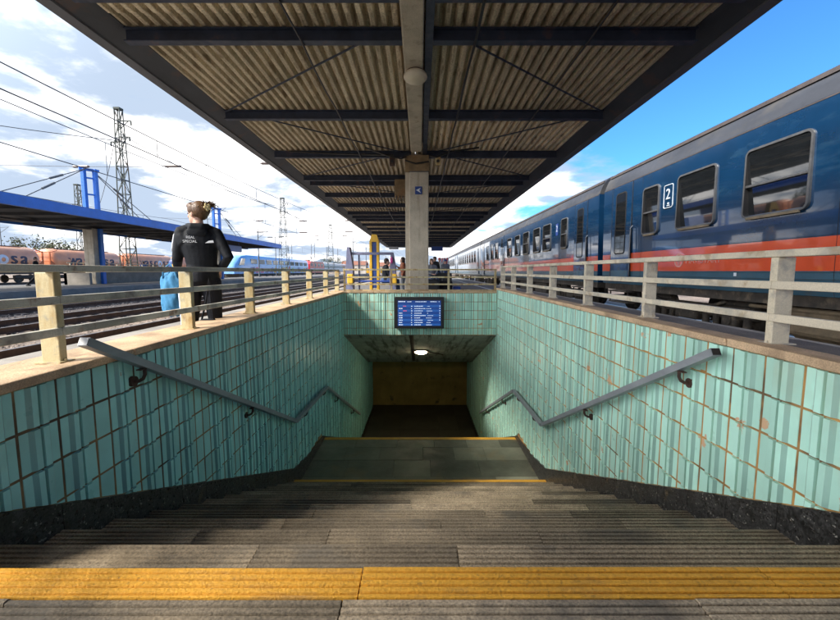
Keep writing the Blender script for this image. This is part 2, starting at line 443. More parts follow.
# ------------------------------------------------------------------ stairs
random.seed(11)
stairs = thing('staircase', 'grooved stone stairs with yellow edges going down from the platform into the underpass', 'stairs', (0, Y0, 0))
def groove_slab(b, x0, x1, y0, y1, z, depth=.5, grooves=True, m=None, pitch=.0262, gw=.0115, gd=.010, y_end_flat=.02, gm=2):
    prof = [(y0, z-depth), (y0, z)]
    if grooves:
        y = y1 - y_end_flat
        ys = []
        while y - gw > y0+.006:
            ys.append(y); y -= pitch
        for yy in reversed(ys):
            prof += [(yy-gw, z), (yy-gw+.002, z-gd), (yy-.002, z-gd), (yy, z)]
    prof += [(y1-.006, z), (y1, z-.006), (y1, z-depth)]
    n = len(prof); f0 = len(b.f)
    vs = [(x0,a,c) for a,c in prof] + [(x1,a,c) for a,c in prof]
    fs = [(i, i+1, n+i+1, n+i) for i in range(n-1)] + [(n-1,0,n,2*n-1), tuple(range(n)), tuple(reversed(range(n,2*n)))]
    b.add(vs, fs, m)
    if grooves:                                  # groove floors get their own darker material
        for i in range(n-1):
            if prof[i][1] < z-gd*.5 and prof[i+1][1] < z-gd*.5 and prof[i][1] > z-depth*.5: b.m[f0+i] = gm
def joints(a, c, lo, hi):
    xs = [a]; 
    while xs[-1] < c-.001:
        nx = xs[-1] + random.uniform(lo, hi)
        if c - nx < lo*.6: nx = c
        xs.append(nx)
    return xs
def row(b, y0, y1, z, lo=.6, hi=1.15, grooves=True, m=None, hw=HW, first=True, depth=.5):
    xs = joints(-hw, hw, lo, hi)
    xs = [xs[0]] + [x + random.uniform(-.15,.15) for x in xs[1:-1]] + [xs[-1]]
    for xa, xb in zip(xs[:-1], xs[1:]):
        b.rnd = random.random()
        groove_slab(b, xa+.002, xb-.002, y0, y1+random.uniform(-.002,.002), z+random.uniform(-.0025,.0015), depth, grooves, m)
b = MB(); row(b, .55, 1.040, PZ, hw=HW+.31); b.build('top_step', [mt['step'], mt['yellow'], mt['groove_dark']], stairs)
b = MB(); row(b, 1.042, Y0, PZ+.001, 1.2, 2.2, hw=HW+.31); b.build('yellow_edge', [mt['yellow'], mt['yellow'], mt['yellow_worn']], stairs)
b = MB(); row(b, -.1, .548, PZ, grooves=True, hw=HW+.31); b.build('top_step', [mt['step'], mt['yellow'], mt['groove_dark']], stairs)
for n in range(1, NL):
    b = MB(); y0 = Y0+(n-1)*T
    row(b, y0-.02, y0+T, PZ-n*RS)
    if n == NL-1:
        b.rnd = .5; b.box(-HW, HW, y0+T-.05, y0+T+.004, PZ-n*RS-.06, PZ-n*RS+.003, 1)
    b.build('step', [mt['step'], mt['yellow'], mt['groove_dark']], stairs)
b = MB()
ys = [YL0-.02, YL0+.35, YL0+.85, YL0+1.3, YL1-.09]
for ya, yb in zip(ys[:-1], ys[1:]):
    xs = joints(-HW, HW, .45, .75)
    for xa, xb in zip(xs[:-1], xs[1:]):
        b.rnd = random.random(); b.box(xa+.002, xb-.002, ya+.002, yb-.002, ZL-.4, ZL+random.uniform(-.002,.002))
b.build('landing', mt['landing'], stairs)
b = MB(); b.box(-HW, HW, YL1-.09, YL1, ZL-.4, ZL+.004); b.build('yellow_edge', mt['yellow'], stairs)
for n in range(1, 13):
    b = MB(); y0 = YL1+(n-1)*T2
    row(b, y0-.02, y0+T2, ZL-n*RS2, grooves=False, depth=.4)
    b.build('step', mt['step'], stairs)
b = MB()
b.prism([(-.1,PZ-.52),(Y0,PZ-.55),(YL0,ZL-.45),(YL1,ZL-.45),(YF1,ZF-.35),(YB+.2,ZF-.35),(YB+.2,ZF-.6),(YF1-.2,ZF-.6),(YL1,ZL-.9),(YL0,ZL-.9),(-.1,-.9)],'x',-HW-.28,HW+.28)
b.build('foundation', mt['granite'], stairs)
b = MB()
b.box(-6.1,6.1,YF1-.02,YB+.1,ZF-.34,ZF-.30)
for y0 in [YF1+i*.6 for i in range(6)]:
    for x0 in [-6+i*.6 for i in range(20)]:
        b.rnd = random.random(); b.box(x0+.002, x0+.598, y0+.002-.02, y0+.58, ZF-.3, ZF)
tag(b.build('underpass_floor', mt['floor_dark']), kind='structure')

# ------------------------------------------------------------------ tiled walls
random.seed(21)
PW, PH = .099, .192
def tiled_panel(side, top, y0, y1, colseq):
    """side -1 / +1: wall at x = side*HW, relief towards the stairs"""
    b = MB()
    y = y0; k = 0
    while y < y1-.02:
        w = PW*random.uniform(.97,1.03); ya, yb = y+.0055, min(y+w-.0055, y1)
        typ = colseq[k % len(colseq)]; k += 1
        hi, lo = .0235, .0095
        ww = yb-ya
        if typ == 0: prof = [(ya+.002,lo),(ya+.48*ww,lo),(ya+.66*ww,hi),(yb-.002,hi)]
        elif typ == 1: prof = [(ya+.002,hi),(ya+.34*ww,hi),(ya+.52*ww,lo),(yb-.002,lo)]
        else: prof = [(ya+.002,lo),(yb-.002,lo)]
        j0 = random.uniform(-.005,.005)
        zt = top
        while True:
            za, zb = zt-PH+.0045+random.uniform(-.0015,.0015), zt-.0045
            bl = tile_bottom(ya); br = tile_bottom(yb)
            if zb < min(bl, br)+.004: break
            cz = ceil_z(yb)
            if za > cz: zt -= PH; continue
            b.rnd = random.uniform(.45,1)
            dj = random.uniform(-.001,.0015); tilt = random.uniform(-.0012,.0012)
            P = [(ya,0.)]+[(q[0], q[1]+dj) for q in prof]+[(yb,0.)]
            vs = []
            for (py, pd) in P:
                zlo = max(za, bl+(br-bl)*(py-ya)/(yb-ya)); zlo = min(zlo, zb-.001)
                e_ = .0022 if pd > 0 else 0
                vs.append((side*(HW-pd-tilt if pd > 0 else HW), py, zlo+e_)); vs.append((side*(HW-pd+tilt if pd > 0 else HW), py, zb-e_))
            n = len(P); fs = []
            for i in range(n-1): fs.append((2*i, 2*i+2, 2*i+3, 2*i+1))
            # top & bottom rims down to the wall
            base = len(vs)
            for (py, pd) in P:
                zlo = max(za, bl+(br-bl)*(py-ya)/(yb-ya)); zlo = min(zlo, zb-.001)
                vs.append((side*HW, py, zlo)); vs.append((side*HW, py, zb))
            for i in range(n-1):
                fs.append((2*i, base+2*i, base+2*i+2, 2*i+2)); fs.append((2*i+1, 2*i+3, base+2*i+3, base+2*i+1))
            b.add(vs, fs)
            if typ < 2: b.a[-len(fs)+2] = b.rnd*.04  # sloped face toned dark: relief shade put into the tile colour
            zt -= PH
        y += w
    return b
def colseq():
    s_ = []
    while len(s_) < 150:
        s_ += random.choice([[0,1],[0,1],[0,1,2],[2,0,1],[1,0],[0,1,0,1]])
    return s_
wall_info = {-1: 'shade-darkened green glazed tile wall on the left side of the stairs, under the cream railing posts',
             1: 'pale green tile wall on the right side of the stairs, below the train'}
YE = 1.12
for side in (-1, 1):
    top = TOPL if side < 0 else TOPR
    ctop = top+.043
    t = thing('tiled_wall', wall_info[side], 'wall', (side*HW, YE, 0))
    b = tiled_panel(side, top, YE, YB-.22, colseq())
    b.build('tile_panel', mt['tile'] if side > 0 else mt['tile_shaded'], t)
    core = MB()
    x0, x1 = (HW, HW+.30)
    xs = sorted((side*(x0-.0075), side*x1))
    core.box(xs[0], xs[1], YE, YB-.2, ZF-.3, -.02)
    xs2 = sorted((side*(x0-.0075), side*(x0+.30)))
    core.box(xs2[0], xs2[1], YE, YW+.35, -.02, top)
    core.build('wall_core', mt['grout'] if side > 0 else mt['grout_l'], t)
    # coping: stones with joints, orange face stone and weathered top
    cp = MB()
    yy = YE-.03
    while yy < YW+.0:
        ln = random.uniform(.75, 1.2); y2 = min(yy+ln, YW+.01)
        cp.rnd = random.random()
        j = random.uniform(-.003,.003)
        xa, xb = sorted((side*(HW-.035+j), side*(HW+.115)))
        cp.bev(xa, xb, yy+.002, y2-.002, top+.001, ctop+j*.5, .006, 0)
        xa, xb = sorted((side*(HW+.1155), side*(HW+.335)))
        cp.bev(xa, xb, yy+.002, y2-.002, top+.001, ctop-.004+j*.5, .005, 0 if side < 0 else 1)
        yy = y2
    cp.build('coping', [mt['coping'], mt['coping_grey']], t)
    # black granite skirting, one stone per step
    sk = MB()
    segs = [YE-.02] + [Y0+i*T for i in range(0, NL)] + [YL0+.75, YL1-.1] + [YL1+i*T2 for i in range(1,13)] + [YB-.3]
    for ya, yb in zip(segs[:-1], segs[1:]):
        za, zb = tile_bottom(ya)-.003, tile_bottom(yb)-.003
        def stz(y):
            if y < Y0-.01: return PZ
            if y < YL0-.01: return PZ-RS*(int((y-Y0+.001)/T)+1)
            if y < YL1-.01: return ZL
            return max(ZF, ZL-RS2*(int((y-YL1+.001)/T2)+1))
        lo = stz((ya+yb)/2)-.05
        d = .029
        vs = []
        for xx in (side*HW+side*.002, side*(HW-d)):
            vs += [(xx,ya+.0015,lo),(xx,yb-.0015,lo),(xx,yb-.0015,zb),(xx,ya+.0015,za)]
        sk.rnd = random.random()
        sk.add(vs, [(0,1,2,3),(7,6,5,4),(0,4,5,1),(1,5,6,2),(2,6,7,3),(3,7,4,0)])
    sk.build('skirting', mt['granite'], t)

# far wall of the opening (facing the camera) with its own tiles
fw = thing('tiled_wall', 'narrow green tile wall across the far end of the stair opening, behind the departure board', 'wall', (0, YW, 0))
b = MB()
seq = colseq(); x = -HW; k = 0
while x < HW-.02:
    w = PW*random.uniform(.97,1.03); xa, xb = x+.0035, min(x+w-.0035, HW); ww = xb-xa
    typ = seq[k]; k += 1; hi, lo = .0235, .0095
    if typ == 0: prof = [(xa+.002,lo),(xa+.48*ww,lo),(xa+.66*ww,hi),(xb-.002,hi)]
    elif typ == 1: prof = [(xa+.002,hi),(xa+.34*ww,hi),(xa+.52*ww,lo),(xb-.002,lo)]
    else: prof = [(xa+.002,lo),(xb-.002,lo)]
    zt = TOPF
    while zt > -.30:
        za, zb = max(zt-PH+.0035, -.31), zt-.0035
        b.rnd = random.uniform(.5,1); dj = random.uniform(-.001,.0015)
        P = [(xa,0.)]+[(q[0],q[1]+dj) for q in prof]+[(xb,0.)]
        vs = []
        for (px,pd) in P:
            e_ = .002 if pd > 0 else 0
            vs += [(px,YW-pd,za+e_),(px,YW-pd,zb-e_)]
        n = len(P); fs = [(2*i,2*i+2,2*i+3,2*i+1) for i in range(n-1)]
        base = len(vs)
        for (px,pd) in P: vs += [(px,YW,za),(px,YW,zb)]
        for i in range(n-1):
            fs.append((2*i, base+2*i, base+2*i+2, 2*i+2)); fs.append((2*i+1, 2*i+3, base+2*i+3, base+2*i+1))
        b.add(vs, fs)
        if typ < 2: b.a[-len(fs)+2] = b.rnd*.04  # relief shade painted on the sloped rib face here too
        zt -= PH
    x += w
b.build('tile_panel', mt['tile'], fw)
b = MB(); b.box(-HW+.004, HW-.004, YW-.0075, YW+.3, -.32, TOPF); b.build('wall_core', mt['grout'], fw)
b = MB()
xs = joints(-HW-.25, HW+.25, .8, 1.1)
for xa, xb in zip(xs[:-1], xs[1:]):
    b.bev(xa+.002, xb-.002, YW-.03, YW+.32, TOPF+.002, TOPF+.045, .006)
b.build('coping', mt['coping'], fw)

# sloped ceiling over the lower flight and the passage under the platform
c = thing('underpass_ceiling', 'grimy sloping concrete ceiling over the lower flight, with a dark seam', 'ceiling', (0, YW+.3, -.4))
b = MB()
b.prism([(YW+.0,-.322),(12.6,-1.82),(YB+.3,-1.82),(YB+.3,-1.2),(12.6,-1.2),(YW+.30,-.24),(YW+.0,-.321)], 'x', -HW-.28, HW+.28)
b.build('ceiling_slab', mt['soffit'], c)
b = MB()
for xs, w in ((-.19,.09), (.98,.012), (-.86,.012)):
    b.add([(xs-w/2,YW+.03,-.32-.3827*.03-.004),(xs+w/2,YW+.03,-.32-.3827*.03-.004),(xs+w/2,12.4,-.32-.3827*(12.4-YW)-.004),(xs-w/2,12.4,-.32-.3827*(12.4-YW)-.004)], [(0,1,2,3)])
b.build('seam', mt['black'], c)
pw = thing('underpass_wall', 'ochre painted wall at the dark bottom of the underpass', 'wall', (0, YB, ZF))
b = MB(); b.box(-6, 6, YB, YB+.25, ZF-.3, -1.3); b.build('painted_face', mt['ochre'], pw)
b = MB(); b.box(-6,-HW-.31,YF1-.3,YF1+.02,ZF-.3,-1.3); b.box(HW+.31,6,YF1-.3,YF1+.02,ZF-.3,-1.3); b.box(-6.2,-6,YF1-.3,YB+.25,ZF-.3,-1.3); b.box(6,6.2,YF1-.3,YB+.25,ZF-.3,-1.3)
b.box(-6,-HW-.3,YF1,YB,-1.5,-1.3); b.box(HW+.3,6,YF1,YB,-1.5,-1.3)
b.build('side_wall', mt['darkwall'], pw)
# lamp on the sloping ceiling
ly, lz = 10.62, -.32-.3827*(10.62-YW)
nrm = Vector((0,-.3827,-1)).normalized()
lp = thing('ceiling_lamp', 'lit round lamp on the sloping underpass ceiling', 'lamp', (.027, ly, lz))
b = MB(); C0 = Vector((.027,ly,lz)); b.cyl(C0-nrm*.01, C0+nrm*.03, .21, 28); b.build('base_ring', mt['bracket'], lp, True, angle=40)
b = MB()
rotm = Vector((0,0,1)).rotation_difference(nrm).to_matrix()
b.ell(C0+nrm*.028, .165, .165, .06, 24, 10, rotm); b.build('diffuser', mt['lampglow'], lp, True)
b = MB(); b.tube([C0+Vector((.17,0.02,-.02)), C0+Vector((.30,.2,-.09)), C0+Vector((.62,.5,-.21))], .012, 6); b.build('cable', mt['bracket'], lp)

# ------------------------------------------------------------------ guard rails round the opening
def guard(side, zb, zr, ys, lbl, pm, rm, name='guard_rail'):
    t = thing(name, lbl, 'railing', (side*(HW+.12), ys[0], zb))
    for y in ys:
        b = MB()
        xa, xb = sorted((side*(HW+.075), side*(HW+.165)))
        b.bev(xa, xb, y, y+.042, zb-.004, zr[0]-.018, .004)
        po = b.build('post', pm, t)
        b = MB(); b.bev(xa-.018, xb+.018, y-.022, y+.064, zb-.003, zb+.006, .002)
        for bx_ in (xa-.008, xb+.008): b.cyl((bx_, y+.021, zb+.004), (bx_, y+.021, zb+.016), .007, 6)
        b.build('base_plate', pm, po)
    for i, z in enumerate(zr):
        b = MB()
        if i == 0:
            xa, xb = sorted((side*(HW+.07), side*(HW+.118)))
            b.bev(xa, xb, -1.0, YW+.1, z-.018, z+.018, .005)
        else:
            xa, xb = sorted((side*(HW+.067), side*(HW+.097)))
            yy = [-1.0]+[y+.021 for y in ys]
            for a, c_ in zip(yy[:-1], yy[1:]):
                b.bev(xa, xb, a+.001, c_-.001, z-.02, z+.02, .004)
        b.build('rail', rm, t)
    return t
ysl = [1.93+i*1.15 for i in range(-2, 6)]+[8.72]
ysr = [1.985+i*1.15 for i in range(-2, 6)]+[8.72]
guard(-1, TOPL+.043, (1.092,.938,.783), [y for y in ysl if y > .9], 'weathered railing with cream yellow posts along the left side of the stairs', mt['cream'], mt['railpaint_l'])
guard(1, TOPR+.039, (1.166,1.010,.848), [y for y in ysr if y > .9], 'pale grey railing along the right side of the stairs, in front of the train', mt['whitepost'], mt['railpaint_r'])
t = thing('guard_rail', 'cream railing across the far end of the stair opening, above the departure board', 'railing', (0, YW+.15, TOPF))
for x in (-1.66,-.63,.63,1.655):
    b = MB(); b.bev(x-.022, x+.022, YW+.12, YW+.165, TOPF+.04, 1.09, .004); b.build('post', mt['cream'], t)
for z in (1.11,.945,.79):
    b = MB(); b.bev(-1.68, 1.68, YW+.10, YW+.125, z-.017, z+.017, .004); b.build('rail', mt['cream'], t)
b = MB(); b.bev(-1.68, 1.68, YW+.10, YW+.14, TOPF+.046, TOPF+.07, .004); b.build('rail', mt['cream'], t)

# ------------------------------------------------------------------ handrails
def handrail(side, pts, brk, lbl):
    t = thing('handrail', lbl, 'handrail', pts[0])
    b = MB()
    for p_, q_ in zip(pts[:-1], pts[1:]):
        b.bar(p_, q_, .05, .042)
    for p_ in pts[1:-1]: b.cyl((p_[0]-.025,p_[1],p_[2]), (p_[0]+.025,p_[1],p_[2]), .021, 12)
    b.build('bar', mt['handrail'], t)
    p0 = Vector(pts[0]); d = (Vector(pts[1])-p0).normalized()
    b = MB(); b.bar(p0-d*.004, p0-d*.0005, .044, .036); b.build('end_plate', mt['alu'] if side < 0 else mt['black'], t)
    for y in brk:
        for p_, q_ in zip(pts[:-1], pts[1:]):
            if p_[1] <= y <= q_[1]:
                f_ = (y-p_[1])/(q_[1]-p_[1]); z = p_[2]+(q_[2]-p_[2])*f_; x = p_[0]
                b = MB()
                b.tube([(x,y,z-.02),(x,y,z-.06),(x+side*.012,y,z-.085),(x+side*.04,y,z-.10),(side*(HW-.012),y,z-.10)], .010, 8)
                b.cyl((side*(HW-.03),y,z-.10),(side*(HW-.004),y,z-.10), .03, 14)
                b.bar((x,y-.05,z-.022),(x,y+.05,z-.022-.0), .03, .006)
                b.build('bracket', mt['bracket'], t, True, angle=40)
                break
handrail(-1, [(-1.6,1.88,.745),(-1.6,5.0,-.85),(-1.6,6.72,-.91),(-1.6,10.35,-2.72)], (2.28,3.72,5.5,6.6,7.6,9.4), 'flat grey handrail bolted to the left tile wall')
handrail(1, [(1.6,2.13,.645),(1.6,5.08,-.93),(1.6,6.66,-.95),(1.6,10.35,-2.68)], (2.42,3.78,5.5,6.4,7.6,9.4), 'flat grey handrail bolted to the right tile wall')

# ------------------------------------------------------------------ departure board
d = thing('departure_board', 'wide departure screen with glowing blue timetable on the far tile wall', 'screen', (-.01, YW, .18))
yb = 8.5
b = MB(); b.bev(-.545,.515, yb, YW-.03, -.15, .525, .012); b.build('housing', mt['black'], d)
b = MB(); b.box(-.475,.445, yb-.003, yb-.0005, -.088, .455); b.build('screen', mt['screen'], d)
random.seed(5)
def dashes(m_, x, z, n, h=.016, m=1):
    for _ in range(n):
        l_ = random.uniform(.012,.03); m_.box(x, x+l_, yb-.006, yb-.0045, z, z+h*random.uniform(.7,1), m); x += l_+.007
w_ = MB(); w_.box(-.475,.445, yb-.0045, yb-.0032, .415,.452, 0)
dashes(w_, -.46, .422, 5, .02); dashes(w_, -.27, .422, 3); dashes(w_, -.1, .422, 9); dashes(w_, .22, .422, 5); dashes(w_, .40, .422, 1, .022)
w_.build('timetable_heading', [mt['screen'], mt['txt'], mt['txtred']], d)
for i in range(9):
    w_ = MB(); z = .36-i*.05-.034
    w_.box(-.475,.445, yb-.0045, yb-.0032, .36-i*.05-.046, .36-i*.05, 0)
    dashes(w_, -.36 if i in (0,2) else -.45, z, 3, .018, 2 if i in (0,2) else 1)
    dashes(w_, -.19, z, 1); dashes(w_, -.12, z, random.randint(5,8)); dashes(w_, .13+random.random()*.04, z, random.randint(1,4), .012)
    if i < 7: w_.box(.415,.432, yb-.006, yb-.0045, z, z+.02, 1)
    w_.build('timetable_row', [mt['screen_lt'] if i % 2 == 0 else mt['screen'], mt['txt'], mt['txtred']], d)

# ------------------------------------------------------------------ platform canopy
random.seed(31)
can = thing('platform_canopy', 'long platform roof of corrugated sheets on dark steel beams and a concrete column', 'canopy', (-.08, 9.45, 0))
CY0, CY1 = -9., 44.7
def corr(x0, x1, z, slope):
    b = MB(); pitch = .128
    prof = []
    x = x0
    while x < x1-.001:
        for dx, dz in ((0,.004),(.010,.0),(.046,.0),(.057,.005),(.064,.05),(.070,.095),(.110,.095),(.118,.05)):
            if x+dx <= x1: prof.append((x+dx, z+dz))
        x += pitch
    ys = [CY0]+[y for y in (-5.5,-2.,1.5,4.5,7.4,9.7,12.2,15.,19,24,30,37)]+[CY1]
    nn = len(prof)
    for i in range(len(ys)-1):
        b.rnd = random.random()
        dz = .0
        o = len(b.v)
        ya, yb_ = ys[i], ys[i+1]+.08
        vs = [(px, ya, pz+.014) for px,pz in prof]+[(px, yb_, pz) for px,pz in prof]
        b.add(vs, [(j,j+1,nn+j+1,nn+j) for j in range(nn-1)])
    return b
ZB = 3.68
corr(-3.50,-.11, ZB+.155, 0).build('roof_sheet', mt['sheet'], can, fix=False)
corr(-.105,3.28, ZB+.155, 0).build('roof_sheet', mt['sheet'], can, fix=False)
bm_y = [-4.6,-2.3,-.05,2.0,4.12,4.86,7.2,9.54,11.88,12.55,14.5,16.7,18.9,20.2,21.4,23.6,25.9,28.2,28.9,31.2,33.5,35.8,38.1,40.4,42.6]
for y in bm_y:
    b = MB()
    for xa, xb in ((-3.36,-.202),(.152,3.15)):
        b.box(xa,xb,y-.05,y+.05,ZB,ZB+.014); b.box(xa,xb,y-.005,y+.005,ZB+.0145,ZB+.135); b.box(xa,xb,y-.05,y+.05,ZB+.136,ZB+.15)
    b.build('crossbeam', mt['navy'], can)
for sx, xo, xi, xt in ((-1,-3.71,-3.56,-3.345), (1,3.50,3.36,3.13)):
    b = MB()
    b.prism([(xo,3.68),(xi,3.675),(xi,3.70),(xo+(.02 if sx<0 else -.02),3.70),(xo+(.02 if sx<0 else -.02),4.42),(xo,4.42)], 'y', CY0, CY1, 1)  # upper web raised out of view to block sky from coach reflections
    b.prism([(xi-(.0),3.702),(xt,3.835),(xt,3.865),(xi,3.74)], 'y', CY0, CY1, 0)
    b.prism([(xo+(.03 if sx<0 else -.03),3.94),(xt,3.97),(xt,4.0),(xo+(.03 if sx<0 else -.03),4.0)], 'y', CY0, CY1, 0)
    b.build('edge_girder', [mt['girder'], mt['girder_edge']], can)
b = MB(); b.box(-3.6,3.4,CY1-.05,CY1+.02,3.66,3.98); b.build('end_girder', mt['girder'], can)
b = MB(); 
b.bev(-.20,.04,CY0,9.0,3.652,3.838,.02); b.bev(-.20,.04,9.75,CY1-.1,3.652,3.838,.02)
b.build('spine_beam', mt['concrete'], can)
b = MB()
for xx in (.105,): b.box(xx-.045,xx+.045,CY0,CY1-.1,3.70,3.842)
b.build('spine_channel', mt['navy'], can)
def brace(x0,y0,x1,y1):
    b = MB(); b.cyl((x0,y0,ZB+.10),(x1,y1,ZB+.10),.013,6); b.build('brace_rod', mt['navy'], can)
for ya, yb_ in ((2.0,4.12),(4.86,7.2),(7.2,9.54),(9.54,11.88),(12.55,14.5),(16.7,18.9)):
    f_ = random.choice((0,1))
    if ya in (4.86,9.54,2.0): brace(-3.3,yb_-.1,-.6,ya+.1); brace(3.1,yb_-.1,.5,ya+.1)
    else: brace(-2.9,ya+.1,-.4,yb_-.1); brace(2.9,ya+.1,.3,yb_-.1)
for cy in (9.45, 20.3, 32, 43):
    b = MB()
    b.bev(-.24,.195,cy-.25,cy+.25,0,3.648,.015,0); b.box(-.335,-.242,cy-.16,cy+.2,0,3.64,0)
    b.bev(-.245,.20,cy-.256,cy+.25,3.30,3.655,.01,1); b.box(-.34,-.247,cy-.19,cy+.2,3.3,3.65,1)
    b.box(-.246,.201,cy-.258,cy+.2,3.285,3.299,2)
    b.build('column', [mt['concrete'], mt['concrete_brown'], mt['navy']], can)
# cables sagging round the column head
for pts in ([(-1.2,9.1,3.78),(-.75,9.1,3.62),(-.42,9.12,3.55),(-.3,9.15,3.6)], [(1.3,9.1,3.78),(.7,9.1,3.70),(.35,9.12,3.58),(.22,9.15,3.62)], [(-.33,9.14,3.52),(-.1,9.14,3.45),(.2,9.16,3.50)],
            [(-3.,9.45,3.80),(-1.9,9.4,3.73),(-.6,9.3,3.68)]):
    b = MB(); b.tube(pts, .018, 6); b.build('cable', mt['black'], can)
for x, lab in ((-.62,'small dark loudspeaker bracketed left of the column head'),(.40,'small pale loudspeaker box bracketed right of the column head')):
    sp = thing('loudspeaker', lab, 'loudspeaker', (x, 9.2, 3.5))
    b = MB(); b.bev(x-.06,x+.06,9.15,9.27,3.42,3.60,.012); b.build('cabinet', mt['cream'] if x > 0 else mt['bracket'], sp)
    b = MB(); b.cyl((x,9.148,3.51),(x,9.144,3.51),.035,14); b.build('grille', mt['black'], sp)
    b = MB(); b.bar((x,9.22,3.60),(x,9.4,3.69),.02,.02); b.build('bracket', mt['bracket'], sp)
for x0_, z0_, r_ in ((.62,3.82,.016),(-1.35,3.825,.013),(1.9,3.825,.011)):
    b = MB(); pts = []
    yy = -6.
    while yy < 30: pts.append((x0_+.01*math.sin(yy*3), yy, ZB-.012-.012*abs(math.sin(yy*1.34)))); yy += .6
    b.tube(pts, r_, 6); b.build('conduit', mt['black'], can)
jb = thing('junction_box', 'rusty brown cable box under the roof left of the concrete column', 'box', (-.52,11.7,3.3))
b = MB(); b.bev(-.72,-.32,11.6,11.8,3.18,3.66,.01); b.build('cabinet', mt['concrete_brown'], jb)
b = MB(); 
for i in range(4): b.tube([(-.66+i*.09,11.58,3.2),(-.67+i*.09,11.58,3.10),(-.6+i*.07,11.6,3.05)], .012, 5)
b.build('cable', mt['black'], jb)
ds = thing('direction_sign', 'small square blue sign with a white arrow on the concrete column', 'sign', (-.035, 9.19, 2.88))
b = MB(); b.box(-.11,.045,9.178,9.1935,2.795,2.965); b.build('plate', mt['signblue'], ds)
b = MB()
for poly in ([(-.09,2.885),(.02,2.935),(-.02,2.885),(.02,2.82)],):
    b.prism([(x,z) for x,z in poly], 'y', 9.172, 9.177)
b.build('arrow', mt['whitepaint'], ds)
gl = thing('globe_lamp', 'unlit cream oval lamp hanging under the middle roof beam', 'lamp', (-.06, 5.45, 3.65))
b = MB(); b.ell((-.06,5.45,3.585),.155,.155,.085,24,12); b.build('glass_globe', mt['globe'], gl, True)
b = MB(); b.cyl((-.06,5.45,3.63),(-.06,5.45,3.653),.11,20); b.build('mount', mt['bracket'], gl)
for x0,x1,Y,z0,z1,nm,m_,lb in ((.87,1.75,31.,2.62,2.95,'platform_sign','signblue','dark blue sign box hanging under the far end of the roof, right of the column'),
                       (-2.3,-1.6,30.,2.68,2.86,'platform_sign','shirt_grey','thin grey sign box hanging under the far end of the roof, left of the column')):
    sg = thing(nm, lb, 'sign', ((x0+x1)/2,Y,z1))
    b = MB(); b.bev(x0,x1,Y-.08,Y+.08,z0,z1,.01); b.build('box', mt[m_], sg)
    b = MB()
    for xx in (x0+.1,x1-.1): b.cyl((xx,Y,z1-.01),(xx,Y,3.7),.015,6)
    b.build('hanger', mt['navy'], sg)

# ------------------------------------------------------------------ passenger coaches on the right
XT = 5.6
def rrect(y0,y1,z0,z1,r,n=5):
    pts = []
    for cy,cz,a0 in ((y1-r,z0+r,-90),(y1-r,z1-r,0),(y0+r,z1-r,90),(y0+r,z0+r,180)):
        for i in range(n+1):
            a = R(a0+90*i/n); pts.append((cy+r*math.cos(a), cz+r*math.sin(a)))
    return pts
def ring(b, outer, inner, x0, x1, m=None, mi=None):
    n = len(outer); vs = []
    for x in (x0,x1):
        vs += [(x,y,z) for y,z in outer]; vs += [(x,y,z) for y,z in inner]
    fs = []
    for i in range(n):
        j = (i+1)%n
        fs += [(i,j,n+j,n+i),(2*n+i,3*n+i,3*n+j,2*n+j),(i,2*n+i,2*n+j,j),(n+i,n+j,3*n+j,3*n+i)]
    f0 = len(b.f)
    b.add(vs, fs, m)
    if mi is not None:
        for i in range(n): b.m[f0+4*i+3] = mi
def window(root, y0,y1,z0,z1, r=.11, split=True, parentname='window', fm=None, door=False, fr=.036):
    b = MB(); ring(b, rrect(y0,y1,z0,z1,r), rrect(y0+fr,y1-fr,z0+fr,z1-fr,r*.65), XT-.022, XT+.12 if not door else XT+.01, None, 1)
    f_ = b.build(parentname, [fm or mt['alu'], mt['rubber']], root, True, angle=35)
    zs = z1-(z1-z0)*.53
    tilt = math.tan(R(4.6))
    def pane(za, zb, dx):
        q = MB(); pts = rrect(y0+.02,y1-.02,za,zb,.05)
        fx = lambda z: XT-.006+dx+(z1-z)*tilt
        n = len(pts); vs = [(fx(z),y,z) for y,z in pts]+[(fx(z)+.008,y,z) for y,z in pts]
        q.add(vs, [tuple(range(n)), tuple(reversed(range(n,2*n)))]+[((i+1)%n,i,n+i,n+(i+1)%n) for i in range(n)])
        q.build('pane', mt['glass'], f_)
    if door:
        b = MB(); b.prism(rrect(y0+.02,y1-.02,z0+.02,z1-.02,.05),'x',XT-.010-.008,XT-.013); b.build('pane', mt['glass'], f_)
    elif split:
        pane(zs, z1-.02, -.004); pane(z0+.02, zs, .0)
        b = MB(); b.bev(XT-.012,XT+.05,y0+fr*.6,y1-fr*.6,zs-.02,zs+.018,.005); b.build('sash_bar', mt['alu'], f_)
    else: pane(z0+.02, z1-.02, 0)
    if not door:
        b = MB(); b.bev(XT-.04,XT-.002,y0+.12,y1-.12,z0-.03,z0+.012,.006); b.build('sill', mt['tan'], f_)
